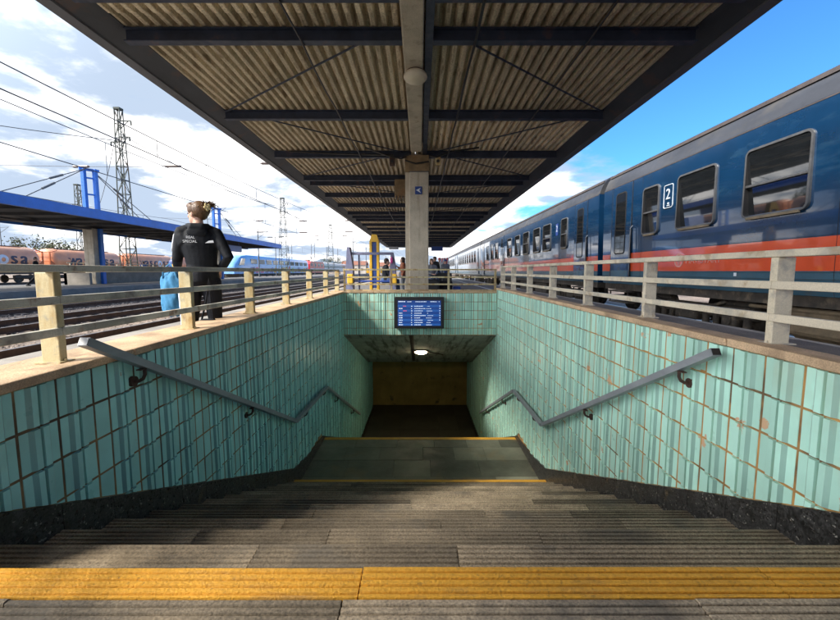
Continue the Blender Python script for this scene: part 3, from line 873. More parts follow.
def bogie(root, yc):
    b = MB()
    for dy in (-1.25,1.25):
        pass
    b.bev(XT+.28,XT+.42,yc-1.75,yc+1.75,.18,.42,.03)
    b.bev(XT+.22,XT+.40,yc-.35,yc+.35,.05,.40,.04)
    for dy in (-1.25,1.25):
        b.bev(XT+.20,XT+.40,yc+dy-.17,yc+dy+.17,.0,.34,.04); b.cyl((XT+.18,yc+dy,.16),(XT+.2,yc+dy,.16),.10,14)
    for dy in (-.55,.55,-.85,.85,-1.6,1.6):
        for k in range(5): b.cyl((XT+.24,yc+dy,.02+k*.06),(XT+.42,yc+dy,.02+k*.06),.02,8)
        b.cyl((XT+.30,yc+dy,.0),(XT+.30,yc+dy,.42),.065,12)
    b.bar((XT+.2,yc-1.2,.5),(XT+.2,yc-.3,.25),.05,.05); b.bar((XT+.2,yc+1.2,.5),(XT+.2,yc+.3,.25),.05,.05)
    f_ = b.build('bogie', mt['undergear'], root)
    for dy in (-1.25,1.25):
        b = MB()
        for xx in (XT+.52, XT+2.02):
            b.cyl((xx-.06,yc+dy,.18),(xx+.06,yc+dy,.18),.46,32); b.cyl((xx+.06,yc+dy,.18),(xx+.09,yc+dy,.18),.49,32)
            b.cyl((xx-.075,yc+dy,.18),(xx-.06,yc+dy,.18),.2,20)
        b.cyl((XT+.6,yc+dy,.18),(XT+2.0,yc+dy,.18),.08,10)
        b.build('wheelset', mt['undergear'], f_, True, angle=40)
def coach_shell(root, y0, y1, mats, holes=()):
    xc = XT+1.41
    # outline of one side, from sole bar to roof crown
    side = [(XT+.08,.72),(XT+.055,.80),(XT+.042,.95),(XT+.039,1.08),(XT+.031,1.56),(XT+.022,2.02),(XT+.002,3.07),(XT,3.2),(XT+.0,3.47)]
    roof = [(XT+.004,3.472),(XT+.05,3.60),(XT+.11,3.74),(XT+.21,3.88),(XT+.36,4.0),(XT+.6,4.08),(XT+1.0,4.14),(xc,4.16)]
    # long mild lengthwise subdivision keeps the bump from looking too even
    b = MB(); ny = 16
    ysn = [y0+(y1-y0)*i/ny for i in range(ny+1)]
    for k in range(len(side)-1):
        z0, z1 = side[k][1], side[k+1][1]
        cuts = sorted(set([ysn[0], ysn[-1]]+ysn)) if z0 != 2.02 else sorted(set([y0, y1]+[q for h in holes for q in h]))
        for i in range(len(cuts)-1):
            m = 2 if z1 <= 1.081 else (1 if z1 <= 1.561 else 0)
            for s_ in (1,-1):
                if z0 == 2.02 and s_ == 1 and any(h[0] <= (cuts[i]+cuts[i+1])/2 <= h[1] for h in holes): continue
                X = lambda x: xc-(xc-x)*s_
                b.add([(X(side[k][0]),cuts[i],z0),(X(side[k][0]),cuts[i+1],z0),(X(side[k+1][0]),cuts[i+1],z1),(X(side[k+1][0]),cuts[i],z1)], [(0,1,2,3)], m)
    sm = MB()
    yy = y0+1.37
    while yy < y1-.5:
        if not any(h[0]-.08 < yy < h[1]+.08 for h in holes):
            for k in range(len(side)-1):
                sm.add([(side[k][0]-.0015,yy-.004,side[k][1]),(side[k][0]-.0015,yy+.004,side[k][1]),(side[k+1][0]-.0015,yy+.004,side[k+1][1]),(side[k+1][0]-.0015,yy-.004,side[k+1][1])], [(0,1,2,3)])
        yy += 1.61
    for za, xa in ((1.06,side[3][0]),(1.575,side[4][0]),(.955,side[2][0])):
        sm.box(xa-.002, xa+.01, y0+.02, y1-.02, za-.003, za+.003)
    for yy in (y0, y1):
        full = side+[(XT+.06,3.6),(xc,3.6)]
        pts = side + [(2*xc-x,z) for x,z in reversed(side)]
        b.add([(x,yy,z) for x,z in pts], [tuple(range(len(pts)))], 0)
    b.add([(XT+.06,y0,.72),(2*xc-XT-.06,y0,.72),(2*xc-XT-.06,y1,.72),(XT+.06,y1,.72)], [(0,1,2,3)], 2)
    body = b.build('body', mats, root, True, angle=30)
    b = MB()
    full = roof+[(2*xc-x,z) for x,z in reversed(roof[:-1])]
    n = len(full)
    b.add([(x,y0,z) for x,z in full]+[(x,y1,z) for x,z in full], [(i,i+1,n+i+1,n+i) for i in range(n-1)]+[tuple(range(n)), tuple(range(n,2*n))])
    b.build('roof', mt['coachroof'], root, True, angle=35)
    b = MB(); b.bar((XT+.16,y0+.05,3.85),(XT+.16,y1-.05,3.85),.05,.06); b.bar((XT+.005,y0+.05,3.455),(XT+.005,y1-.05,3.455),.02,.02)
    b.build('gutter', mt['gutter'], root)
    sm.build('panel_seam', mt['rubber'], root, kind='stuff')
    b = MB(); b.box(XT+.10,2*xc-XT-.1,y0+.1,y1-.1,.55,.715); b.build('underframe', mt['undergear'], root)
def door(root, y0, y1, wy0, wy1):
    b = MB(); b.bev(XT-.012,XT+.02,y0,y1,.78,3.42,.006)
    dd = b.build('door', mt['coachblue'], root)
    b = MB()
    for yy in (y0-.012,y1+.012): b.box(XT-.008,XT+.01,yy-.009,yy+.009,.78,3.44)
    b.build('door_seal', mt['rubber'], dd)
    b = MB(); b.box(XT-.018,XT-.012,y0+.05,y1-.05,.80,1.10); b.build('kick_plate', mt['coachteal'], dd)
    window(dd, wy0, wy1, 1.55, 3.24, .1, False, 'door_window', mt['rubber'], True, .035)
    b = MB(); 
    for yy in (y0-.09,): b.tube([(XT-.004,yy,1.35),(XT-.06,yy,1.42),(XT-.06,yy,2.2),(XT-.004,yy,2.27)], .014, 8)
    b.build('grab_handle', mt['alu'], dd)
    b = MB(); b.bev(XT-.06,XT+.2,y0,y1,.50,.54,.008); b.bev(XT-.02,XT+.2,y0,y1,.2,.235,.008); b.bar((XT+.02,y0+.03,.54),(XT+.02,y0+.03,.2),.03,.03); b.bar((XT+.02,y1-.03,.54),(XT+.02,y1-.03,.2),.03,.03)
    b.build('footstep', mt['undergear'], dd)

WM = [mt['coachblue'], mt['coachred'], mt['coachteal']]
c1 = thing('passenger_coach', 'nearest blue coach with a red band and a class 2 plate, right of the stairs', 'train coach', (XT+1.41, .2, -.28))
def wins(root, y0, y1, mats, wl):
    coach_shell(root, y0, y1, mats, [(a+.035, c_-.035) for a, c_, _ in wl])
    for a, c_, sp in wl: window(root, a, c_, 1.97, 3.12, split=sp)
wins(c1, -12.0, 12.42, WM, [(-1.7,-.52,1),(.2,1.38,1),(2.1,3.28,1),(4.,5.18,0),(5.88,7.08,1),(7.74,8.90,0),(9.56,10.25,1)])
door(c1, 10.78, 11.82, 11.04, 11.62)
bogie(c1, 8.75); bogie(c1, -8.5)
# class plate with its figure
b = MB(); ring(b, rrect(9.06,9.40,2.50,3.02,.05), rrect(9.074,9.386,2.514,3.006,.04), XT-.004, XT+.03)
pl = b.build('class_plate', mt['whitepaint'], c1)
mat4 = Matrix(((0,0,-1,XT+.009),(-1,0,0,9.325),(0,1,0,2.70),(0,0,0,1)))
tb = text_mb('2', .33, mat4, .012); tb.build('numeral', mt['whitepaint'], pl)
b = MB(); b.cyl((XT-.002,9.225,2.60),(XT+.03,9.225,2.60),.025,12); b.box(XT-.002,XT+.03,9.18,9.27,2.545,2.565); b.build('seat_mark', mt['whitepaint'], pl)
# faded round emblem and lettering on the red band
b = MB(); ring(b, rrect(8.62,8.92,1.16,1.46,.149,8), rrect(8.655,8.885,1.195,1.425,.114,8), XT+.029, XT+.05); b.box(XT+.029,XT+.05,8.68,8.86,1.285,1.315); b.box(XT+.0285,XT+.05,8.755,8.785,1.21,1.41)
b.build('emblem', M('faded_emblem', (.62,.26,.20), .4), c1)
tb = text_mb('MÁV-START', .19, Matrix(((0,0,-1,XT+.042),(-1,0,0,8.55),(0,1,0,1.24),(0,0,0,1))), .012); tb.build('faded_lettering', bpy.data.materials['faded_emblem'], c1)
# tiny white data lettering along the sole bar
b = MB(); random.seed(9)
y = 4.9
while y < 7.6:
    l_ = random.uniform(.05,.14); b.box(XT+.045,XT+.08,y,y+l_,.845,.872); y += l_+random.uniform(.04,.12)
b.box(XT+.037,XT+.07,7.16,7.22,.99,1.05)
b.build('data_lettering', mt['whitepaint'], c1)
# equipment hung under the floor
for y0,y1,x0,z0,z1,m_ in ((5.2,6.5,.22,.08,.52,'tan'),(3.6,4.9,.18,.0,.52,'undergear'),(1.6,3.2,.2,-.02,.5,'undergear'),(-2,1.,.25,.0,.5,'undergear')):
    b = MB(); b.bev(XT+x0,XT+1.1,y0,y1,z0,z1,.04); 
    b.bev(XT+x0-.012,XT+x0,y0+.08,y1-.08,z0+.06,z1-.06,.005); b.build('equipment_box', mt[m_], c1)
b = MB(); b.tube([(XT+.5,5.4,.18),(XT+.5,5.5,.18),(XT+.5,6.3,.18),(XT+.5,6.4,.18)], [.14,.2,.2,.14], 18); b.tube([(XT+.2,-3,.48),(XT+.2,7,.48)], .03, 8); b.build('air_pipe', mt['tan'], c1)
b = MB()
for k in range(7):
    w = .06 if k % 2 else 0
    b.box(XT+.35+w, XT+2.45-w, 12.43+k*.045, 12.43+k*.045+.04, .75+w, 3.75-w)
b.build('gangway_bellows', mt['rubber'], c1)

c2 = thing('passenger_coach', 'second blue and red coach, coupled behind the coach with the class 2 plate', 'train coach', (XT+1.41, 25, -.28))
Y2 = 12.77
door(c2, 13.62, 14.66, 13.9, 14.44)
wins(c2, Y2, 37.2, WM, [(15.4,16.1,1),(17.35,18.45,1),(18.9,20.0,0),(20.8,21.95,1),(22.7,23.85,0),(24.75,25.95,1),(29.0,30.1,1),(30.9,32.0,0),(32.8,33.9,1)])
door(c2, 27.0, 28.1, 27.3, 27.8); door(c2, 35.2, 36.3, 35.5, 36.0)
bogie(c2, 15.6); bogie(c2, 34.4)
b = MB(); b.box(XT-.006,XT-.001,16.45,16.72,2.52,3.0); ob = b.build('class_plate', mt['signblue'], c2)
tb = text_mb('2', .36, Matrix(((0,0,-1,XT-.008),(-1,0,0,16.68),(0,1,0,2.68),(0,0,0,1))), .002); tb.build('numeral', mt['whitepaint'], ob)
for y0,y1 in ((18.4,20.2),(21,23.2),(25,28)):
    b = MB(); b.bev(XT+.2,XT+1.1,y0,y1,.02,.52,.04); b.build('equipment_box', mt['undergear'], c2)
b = MB()
for k in range(7):
    w = .06 if k % 2 else 0
    b.box(XT+.35+w, XT+2.45-w, 37.22+k*.045, 37.22+k*.045+.04, .75+w, 3.75-w)
b.build('gangway_bellows', mt['rubber'], c2)
WP = [mt['coachpale'], mt['coachpale'], mt['coachteal']]
def pale_coach(y0, lab):
    c_ = thing('passenger_coach', lab, 'train coach', (XT+1.41, y0+12, -.28))
    wins(c_, y0, y0+24.4, WP, [(y0+3+k*2.1,y0+4.2+k*2.1,1) for k in range(9)])
    door(c_, y0+.9, y0+1.9, y0+1.1, y0+1.7); door(c_, y0+22.4, y0+23.4, y0+22.7, y0+23.2)
    bogie(c_, y0+3); bogie(c_, y0+21.5)
    b = MB()
    for k in range(7):
        w = .06 if k % 2 else 0
        b.box(XT+.35+w, XT+2.45-w, y0+24.42+k*.045, y0+24.42+k*.045+.04, .75+w, 3.75-w)
    b.build('gangway_bellows', mt['rubber'], c_)
pale_coach(37.55, 'coach with pale painted-in reflection, coupled beyond the two blue coaches')
pale_coach(62.3, 'farthest coach with pale painted-in reflection, near the end of the train')

# ------------------------------------------------------------------ far platform canopy (blue)
BC = thing('station_canopy', 'bright blue cable-stayed canopy over the platform across the tracks', 'canopy', (-22.6, 28, .17))
b = MB(); b.box(-25.5,-18.4,2,53,4.15,4.45); b.build('roof_slab', mt['bluedark'], BC)
b = MB(); b.box(-18.4,-18.2,2,53.1,4.02,4.52); b.box(-25.7,-25.5,2,53.1,4.02,4.52); b.box(-25.5,-18.4,53.0,53.15,4.02,4.52); b.build('fascia', mt['bluepaint'], BC)
b = MB(); b.box(-25.6,-18.25,2.1,53.05,4.521,4.55); b.build('roof_edge', mt['roofgrey'], BC)
b = MB()
for k in range(22): b.box(-25.4,-18.5,3+k*2.3,3.12+k*2.3,4.0,4.148)
b.box(-22.75,-22.45,2.2,52.8,3.9,3.999)
b.build('rib', mt['bluedark'], BC, kind='stuff')
for cy in (11., 28.1, 45.2):
    b = MB(); b.bev(-23.1,-22.4,cy-.35,cy+.35,.17,4.0,.03,0); b.bev(-22.398,-22.2,cy+.05,cy+.33,.17,4.0,.02,1); b.build('column', [mt['concrete'], mt['bluepaint']], BC)
    b = MB()
    for dy in (-.36,.36):
        b.bev(-22.6+dy*.55-.12,-22.6+dy*.55+.12,cy+dy*.7-.12,cy+dy*.7+.12,4.5,8.05,.02)
    for z in (5.2,6.3,7.4): b.bar((-22.8,cy-.25,z),(-22.4,cy+.25,z),.1,.1)
    b.bar((-22.95,cy-.42,7.95),(-22.25,cy+.42,7.95),.2,.16)
    b.build('pylon', mt['bluepaint'], BC)
    for dy in (-7.8,-6.,6.,7.8):
        for xx in ((-22.6),):
            e_ = Vector((xx, cy+dy, 4.55)); s_ = Vector((xx, cy+(.3 if dy > 0 else -.3), 7.95))
            b = MB(); b.cyl(s_, e_, .028, 6)
            m_ = s_.lerp(e_, .5 if abs(dy) < 7 else .3); dd = (e_-s_).normalized(); b.cyl(m_-dd*.5, m_+dd*.5, .07, 8)
            b.build('stay_cable', mt['pole'], BC)
b = MB(); b.bev(-19.6,-19.4,40,44,3.1,3.75,.03); b.bar((-19.5,40.5,3.7),(-19.5,40.5,4.1),.05,.05); b.bar((-19.5,43.5,3.7),(-19.5,43.5,4.1),.05,.05)
ob = b.build('platform_sign', mt['signblue']); tag(ob, 'dark sign hanging under the blue canopy near its right end', 'sign')
pp = thing('stair_parapet', 'low grey concrete parapet with small posts behind the blue canopy column', 'wall', (-23.4, 30, .17))
b = MB(); b.box(-23.6,-23.4,26.6,37.5,.17,1.0); b.box(-23.6,-21.9,26.6,26.8,.17,.95); b.build('parapet', mt['slab'], pp)
for k in range(8):
    b = MB(); b.box(-23.53,-23.47,27+k*1.4,27.06+k*1.4,1.0,1.65); b.build('post', mt['whitepost'], pp)
b = MB(); b.box(-23.52,-23.48,26.8,37.2,1.6,1.65); b.build('rail', mt['whitepost'], pp)

# ------------------------------------------------------------------ tank wagons
XWG = -46.5
def tank_wagon(yc, lab):
    t = thing('tank_wagon', lab, 'wagon', (XWG-1.4, yc, -.28), 0, 'orange tank wagons beyond the blue canopy')
    x = XWG-1.5
    b = MB(); b.tube([(x,yc-5.85,2.42),(x,yc-5.8,2.42),(x,yc-5.65,2.42),(x,yc-5.4,2.42),(x,yc+5.4,2.42),(x,yc+5.65,2.42),(x,yc+5.8,2.42),(x,yc+5.85,2.42)], [.8,1.2,1.42,1.52,1.52,1.42,1.2,.8], 40)
    b.build('tank', mt['orange'], t, True, angle=40)
    b = MB(); b.box(x-.35,x+.35,yc-4.6,yc+4.6,3.94,4.0)
    for k in range(8): b.box(x+.33,x+.37,yc-4.5+k*1.28,yc-4.46+k*1.28,4.0,4.05)
    b.build('roof_walk', mt['wagonroof'], t)
    b = MB(); b.box(x-1.3,x+1.3,yc-6.3,yc+6.3,.70,.98); b.build('underframe', mt['undergear'], t)
    for s_ in (-1,1):
        b = MB()
        for xx in (x-1.25,x+1.25):
            b.bar((xx,yc+s_*6.25,.9),(xx,yc+s_*6.25,3.5),.12,.12); b.bar((xx,yc+s_*6.25,3.4),(xx,yc+s_*5.2,3.75),.08,.08)
            b.bar((xx,yc+s_*6.25,1.2),(xx,yc+s_*5.2,2.3),.12,.2)
            b.prism([(yc+s_*6.3,.95),(yc+s_*5.3,.95),(yc+s_*5.5,1.9),(yc+s_*6.3,2.5)],'x',xx-.05,xx+.05)
        for zz in (1.1,2.3,3.45): b.bar((x-1.25,yc+s_*6.25,zz),(x+1.25,yc+s_*6.25,zz),.08,.08)
        b.build('end_frame', mt['orangedark'], t)
    for s_ in (-1,1):
        b = MB()
        b.bev(x+.8,x+1.15,yc+s_*4.3-1.5,yc+s_*4.3+1.5,.25,.6,.03)
        for dy in (-.9,.9):
            b.cyl((x+.72,yc+s_*4.3+dy,.18),(x+.86,yc+s_*4.3+dy,.18),.46,24); b.cyl((x-.86,yc+s_*4.3+dy,.18),(x-.72,yc+s_*4.3+dy,.18),.46,24); b.cyl((x-.8,yc+s_*4.3+dy,.18),(x+.8,yc+s_*4.3+dy,.18),.08,8)
        b.build('bogie', mt['undergear'], t)
    # lettering follows the tank side
    def wrap(mbb, off=.02):
        mbb.v = [(x+math.sqrt(max(.01,1.52**2-(vz-2.42)**2))+off+(vx-XWG), vy, vz) for vx,vy,vz in mbb.v]
        return mbb
    y = yc-3.95
    for ch in 'wascosa':
        w = 1.32 if ch == 'w' else 1.12
        if ch == 'o':
            b = MB(); ring(b, [(y+.55+.56*math.cos(a*.2618),2.36+.56*math.sin(a*.2618)) for a in range(24)], [(y+.55+.24*math.cos(a*.2618),2.36+.24*math.sin(a*.2618)) for a in range(24)], XWG, XWG+.01)
            wrap(b).build('letter', mt['whitepaint'], t); w = 1.3
        else:
            tb = text_mb(ch, 2.0, Matrix(((0,0,1,XWG),(1,0,0,y),(0,1,0,1.9),(0,0,0,1))), .004)
            # thicken strokes by stacking slightly shifted copies
            v0, f0, m0, a0 = list(tb.v), list(tb.f), list(tb.m), list(tb.a)
            for dy in (.04,.08,.12,.16):
                tb.add([(q[0]+dy*.01,q[1]+dy,q[2]) for q in v0], f0)
            wrap(tb).build('letter', mt['letter'], t)
        y += w
    return t
tw = [(43.7,'orange tank wagon at the left edge of the picture, its word cut off'),(57.2,'orange tank wagon partly behind the concrete column of the blue canopy'),(70.7,'orange tank wagon just left of the woman in black'),(84.2,'orange tank wagon mostly hidden by the woman in black'),(97.7,'farthest orange tank wagon, right of the woman in black')]
for yc, lab in tw: tank_wagon(yc, lab)
bw = thing('freight_wagon', 'blue-grey boxy freight wagon between the woman and the light blue train', 'wagon', (-41,82,-.28))
b = MB(); b.bev(-42.4,-39.6,76,90,.9,3.9,.06,0)
for k in range(10): b.box(-39.6,-39.54,76.5+k*1.4,76.7+k*1.4,1.,3.8,0)
b.build('body', mt['emugrey'], bw)
b = MB(); b.box(-42.2,-39.8,76.2,89.8,.3,.9)
for yy in (77.5,79.3,86.5,88.3): b.cyl((-42.,yy,.18),(-40.,yy,.18),.46,20)
b.build('underframe', mt['undergear'], bw)

# ------------------------------------------------------------------ light blue train and red locomotive in the yard
em = thing('passenger_train', 'light blue train with sloped nose and coloured panels across the yard', 'train', (-31.5, 90, -.28))
XE = -30.0; xc = XE-1.4
prof = [(XE+.0,.6),(XE+.02,1.4),(XE+.0,2.6),(XE-.12,3.4),(XE-.4,3.85),(xc,4.05)]
prof = prof+[(2*xc-x,z) for x,z in reversed(prof[:-1])]
b = MB(); n = len(prof)
st = [(66.,.62,.35,.6),(66.3,.80,.55,.6),(67.2,.93,.75,.6),(68.6,.985,.93,.6),(70.5,1,1,.6),(108,1,1,.6)]
for (y,wx,hz,zb) in st: b.v += [(xc+(x-xc)*wx, y, zb+(z-zb)*hz) for x,z in prof]
for i in range(len(st)-1):
    for j in range(n-1): b.f.append([i*n+j,i*n+j+1,(i+1)*n+j+1,(i+1)*n+j]); b.m.append(0); b.a.append(.5)
b.f.append(list(range(n))); b.m.append(0); b.a.append(.5)
b.f.append(list(range((len(st)-1)*n,len(st)*n))); b.m.append(0); b.a.append(.5)
b.build('body', mt['emublue'], em, True, angle=40)
b = MB(); b.prism([(66.9,2.1),(68.7,2.1),(69.2,3.2),(68.2,3.2)],'x',XE-.35,XE+.012); b.build('cab_window', mt['glass'], em)
b = MB(); b.add([(xc-1.0,66.18,1.8),(xc+.85,66.18,1.8),(xc+.95,67.45,3.05),(xc-1.0,67.45,3.05)], [(0,1,2,3)]); b.build('windscreen', mt['glass'], em)
for k in range(10):
    b = MB(); b.prism(rrect(71.5+k*3.6,74.2+k*3.6,2.35,3.2,.12),'x',XE-.05,XE+.015); b.build('window', mt['glass'], em)
random.seed(17)
for k in range(16):
    y0 = 71+k*2.3; b = MB(); z1 = random.uniform(1.4,2.2)
    b.prism([(y0,.75),(y0+random.uniform(1,2.1),.75),(y0+random.uniform(1.2,2.1),z1),(y0+random.uniform(0,.6),z1*random.uniform(.8,1))],'x',XE-.04,XE+.035)
    b.build('coloured_panel', mt[random.choice(['deepblue','red','green','pink','sunyellow','deepblue','red'])], em)
b = MB(); b.box(XE-2.6,XE-.2,67,108,.1,.6)
for k in range(12):
    b.cyl((XE-.1,69+k*3.4,.18),(XE-.3,69+k*3.4,.18),.45,16)
b.build('undercarriage', mt['undergear'], em)
lo = thing('locomotive', 'small red locomotive at the right end of the light blue train', 'locomotive', (-31.5, 116, -.28))
b = MB(); b.prism([(109.5,.6),(126,.6),(126,3.0),(124.6,3.8),(110.9,3.8),(109.5,3.0)],'x',XE-2.8,XE); b.build('body', mt['red'], lo)
b = MB(); b.box(XE,XE+.03,109.9,125.6,1.5,1.8); b.build('stripe', mt['whitepaint'], lo)
for k in range(4):
    b = MB(); b.prism(rrect(111+k*3.8,112.5+k*3.8,2.4,3.2,.1),'x',XE-.02,XE+.02); b.build('window', mt['glass'], lo)
b = MB(); b.box(XE-2.5,XE-.3,110,125.6,.1,.6); b.bar((XE-1.4,114,3.8),(XE-1.4,116.5,4.7),.1,.1); b.bar((XE-1.4,116.5,4.7),(XE-1.4,115,5.4),.1,.1); b.build('undercarriage', mt['undergear'], lo)
yt = thing('railcar', 'far pale railcar beyond the red locomotive', 'train', (-34,150,-.28))
b = MB(); b.bev(-35,-32.2,128,175,.7,4.0,.3); b.build('body', mt['coachpale'], yt)
b = MB(); b.box(-32.21,-32.17,130,173,2.2,3.0); b.build('window_band', mt['glass'], yt)

# ------------------------------------------------------------------ masts, poles and wires
def lattice(name, lab, x, y, h, w0, w1, arms=(), grp=None):
    t = thing(name, lab, 'mast', (x,y,GZ), 0, grp)
    b = MB(); z0 = GZ
    N_ = max(6, int(h/1.1))
    def cor(i):
        f_ = i/N_; w = w0+(w1-w0)*f_; z = z0+h*f_
        return [Vector((x+sx*w/2, y+sy*w/2*.9, z)) for sx,sy in ((-1,-1),(1,-1),(1,1),(-1,1))]
    for k in range(4): b.bar(cor(0)[k], cor(N_)[k], .065, .065)
    for i in range(N_):
        a_, c_ = cor(i), cor(i+1)
        for k in range(4):
            k2 = (k+1)%4
            if (i+k)%2: b.bar(a_[k], c_[k2], .038, .038)
            else: b.bar(a_[k2], c_[k], .038, .038)
            b.bar(c_[k], c_[k2], .045, .045)
    b.box(x-w1*.6,x+w1*.6,y-w1*.6,y+w1*.6,z0+h,z0+h+.15)
    b.build('lattice', mt['mast'], t)
    for (dz, ax) in arms:
        b = MB(); zz = z0+h-dz
        b.bar((x,y,zz),(x+ax,y,zz),.08,.08); b.bar((x,y,zz-.7),(x+ax*.8,y,zz),.05,.05); b.cyl((x+ax,y,zz),(x+ax,y,zz-.35),.06,8)
        b.build('arm', mt['mast'], t)
    b = MB(); b.box(x-w0*.7,x+w0*.7,y-w0*.7,y+w0*.7,GZ-.1,GZ+.35); b.build('footing', mt['concrete'], t)
    return t
XM = -25.3
lattice('lattice_mast', 'tall green lattice mast behind the blue canopy, nearest of the masts', XM, 35., 15.0, 1.0, .42, ((.9,1.0),(2.2,.8),(2.6,-.8),(5.2,.0)))
lattice('lattice_mast', 'lattice mast standing at the right end of the blue canopy', XM+.7, 73., 14.4, 1.7, .55, ((.8,.9),(2.3,.9),(2.3,-.7)))
lattice('lattice_mast', 'farther lattice mast above the red locomotive', XM+.3, 113., 14.2, 2.0, .6, ((.9,5.5),(2.0,.9)))
lattice('lattice_mast', 'slim lattice mast far behind the blue canopy column, left of the tall mast', -48.5, 58., 13.6, .9, .5, ((.7,.9),(1.6,.9),(2.6,-.8),(3.4,.8)))
def pole(u, vt, Y, lab, lamp=False, r=.09, name='yard_pole'):
    x = (u-420)/400*Y; z = EYE+(271-vt)/400*Y
    t = thing(name, lab, 'pole', (x,Y,GZ))
    b = MB(); b.tube([(x,Y,GZ),(x,Y,z*.5),(x,Y,z)], [r*1.3,r,r*.7], 8); b.build('shaft', mt['pole'], t)
    if lamp:
        b = MB(); b.bar((x-.9,Y,z),(x+1.2,Y,z+.1),.08,.08); b.bev(x+.6,x+1.5,Y-.15,Y+.15,z,z+.18,.04); b.bev(x-1.3,x-.5,Y-.15,Y+.15,z-.05,z+.12,.04); b.build('lamp_head', mt['pole'], t)
    else:
        b = MB(); b.bar((x-.1,Y,z-.6),(x+1.6,Y,z-.5),.06,.06); b.bar((x,Y,z-1.5),(x+1.5,Y,z-.5),.05,.05); b.build('arm', mt['pole'], t)
pole(260,229,62,'thin yard pole just left of the lattice mast at the canopy end')
pole(277,238,70,'double headed lamp post beside the right end of the blue canopy', True, .07, 'lamp_post')
pole(293,238,110,'plain pole right of the lattice mast at the canopy end')
pole(312.5,243,120,'first of two close poles above the light blue train')
pole(315.5,241,100,'thin lamp post among the poles above the red locomotive', True, .07, 'lamp_post')
pole(327.5,247,150,'pole left of the farther lattice mast', False, .14)
pole(338.5,249,160,'pole right of the farther lattice mast', False, .14)
pole(353.7,237,95,'tall pole seen between the shelter frame and the yellow totem', False, .1)
pole(366.5,244,130,'pole just left of the yellow totem', False, .12)
pole(361,258,200,'short far pole inside the shelter frame, left of the totem', False, .12)
pole(386,256,190,'short far pole inside the shelter frame, right of the totem', False, .12)
pole(6,225,70,'thin pole at the far left above the orange wagons', False, .08)
pole(222,207,80,'yard pole rising left of the far blue pylon', False, .09)
pole(211,214,90,'yard pole beside the woman, near the far blue pylon', False, .09)

def cat_wire(x, zc, zm, y0, y1, lab, spans=50., r=.021):
    t = thing('overhead_wire', lab, 'wire', (x, y0, zc))
    b = MB(); b.tube([(x,y0+(y1-y0)*i/40,zc) for i in range(41)], r, 5); b.build('contact_wire', mt['wire'], t)
    b = MB(); pts = []
    for i in range(121):
        y = y0+(y1-y0)*i/120; f_ = ((y-y0) % spans)/spans
        pts.append((x, y, zm-.55*4*f_*(1-f_)+.2))
    b.tube(pts, r*.9, 5); b.build('messenger_wire', mt['wire'], t)
    b = MB(); y = y0+5
    while y < min(y1, y0+110):
        f_ = ((y-y0) % spans)/spans
        b.cyl((x,y,zc),(x,y,zm-.55*4*f_*(1-f_)+.2), .016, 4); y += 10
    b.build('droppers', mt['wire'], t)
cat_wire(-6.4, 5.7, 7.0, -10, 190, 'overhead wire above the nearest left track, close to the roof edge')
cat_wire(-10.8, 5.75, 6.75, -8, 192, 'overhead wire with droppers above the second track from the stairs')
cat_wire(-15.2, 5.72, 7.6, -5, 195, 'overhead wire above the track beside the far platform')
cat_wire(-30.6, 5.8, 7.2, 0, 200, 'overhead wire above the light blue train')
for yy, xl, xr, zz in ((73., -47, 4, 10.6), (73., -47, 4, 8.6), (113., -60, 4, 11.4), (35.,-47,-5,10.5)):
    t = thing('span_wire', {(73.,10.6):'upper cross wire with insulators at the canopy end mast',(73.,8.6):'lower cross wire with insulators at the canopy end mast',(113.,11.4):'cross wire with insulators at the farther mast',(35.,10.5):'cross wire running from the nearest lattice mast over the tracks'}[(yy,zz)], 'wire', (xl,yy,zz))
    b = MB(); pts = [(xl+(xr-xl)*i/20, yy, zz-1.2*math.sin(math.pi*i/20)*.5) for i in range(21)]; b.tube(pts, .022, 5); b.build('wire', mt['wire'], t)
    for xx in (-28.8,-21.,-12.8):
        f_ = (xx-xl)/(xr-xl)
        if xx < xr:
            b = MB(); z_ = zz-.6*math.sin(math.pi*f_); b.tube([(xx-.75,yy,z_),(xx-.6,yy,z_),(xx+.6,yy,z_),(xx+.75,yy,z_)], [.03,.11,.11,.03], 8); b.build('insulator', mt['insul'], t)
for i,(p_,q_) in enumerate((((-25.3,35,13.8),(-48,60,9)), ((-25.3,35,12.6),(-24.6,73,12.4)), ((-25.3,35,12.0),(-44,14,12.5)))):
    b = MB(); p_ = Vector(p_); q_ = Vector(q_)
    b.tube([p_.lerp(q_,k/14)-Vector((0,0,1.0*math.sin(math.pi*k/14))) for k in range(15)], .028, 5)
    ob = b.build('feeder_wire', mt['wire'])
    tag(ob, ('feeder wire from the nearest lattice mast down towards the orange wagons','feeder wire strung between the two nearest lattice masts','feeder wire from the nearest lattice mast out to the left')[i], 'wire')

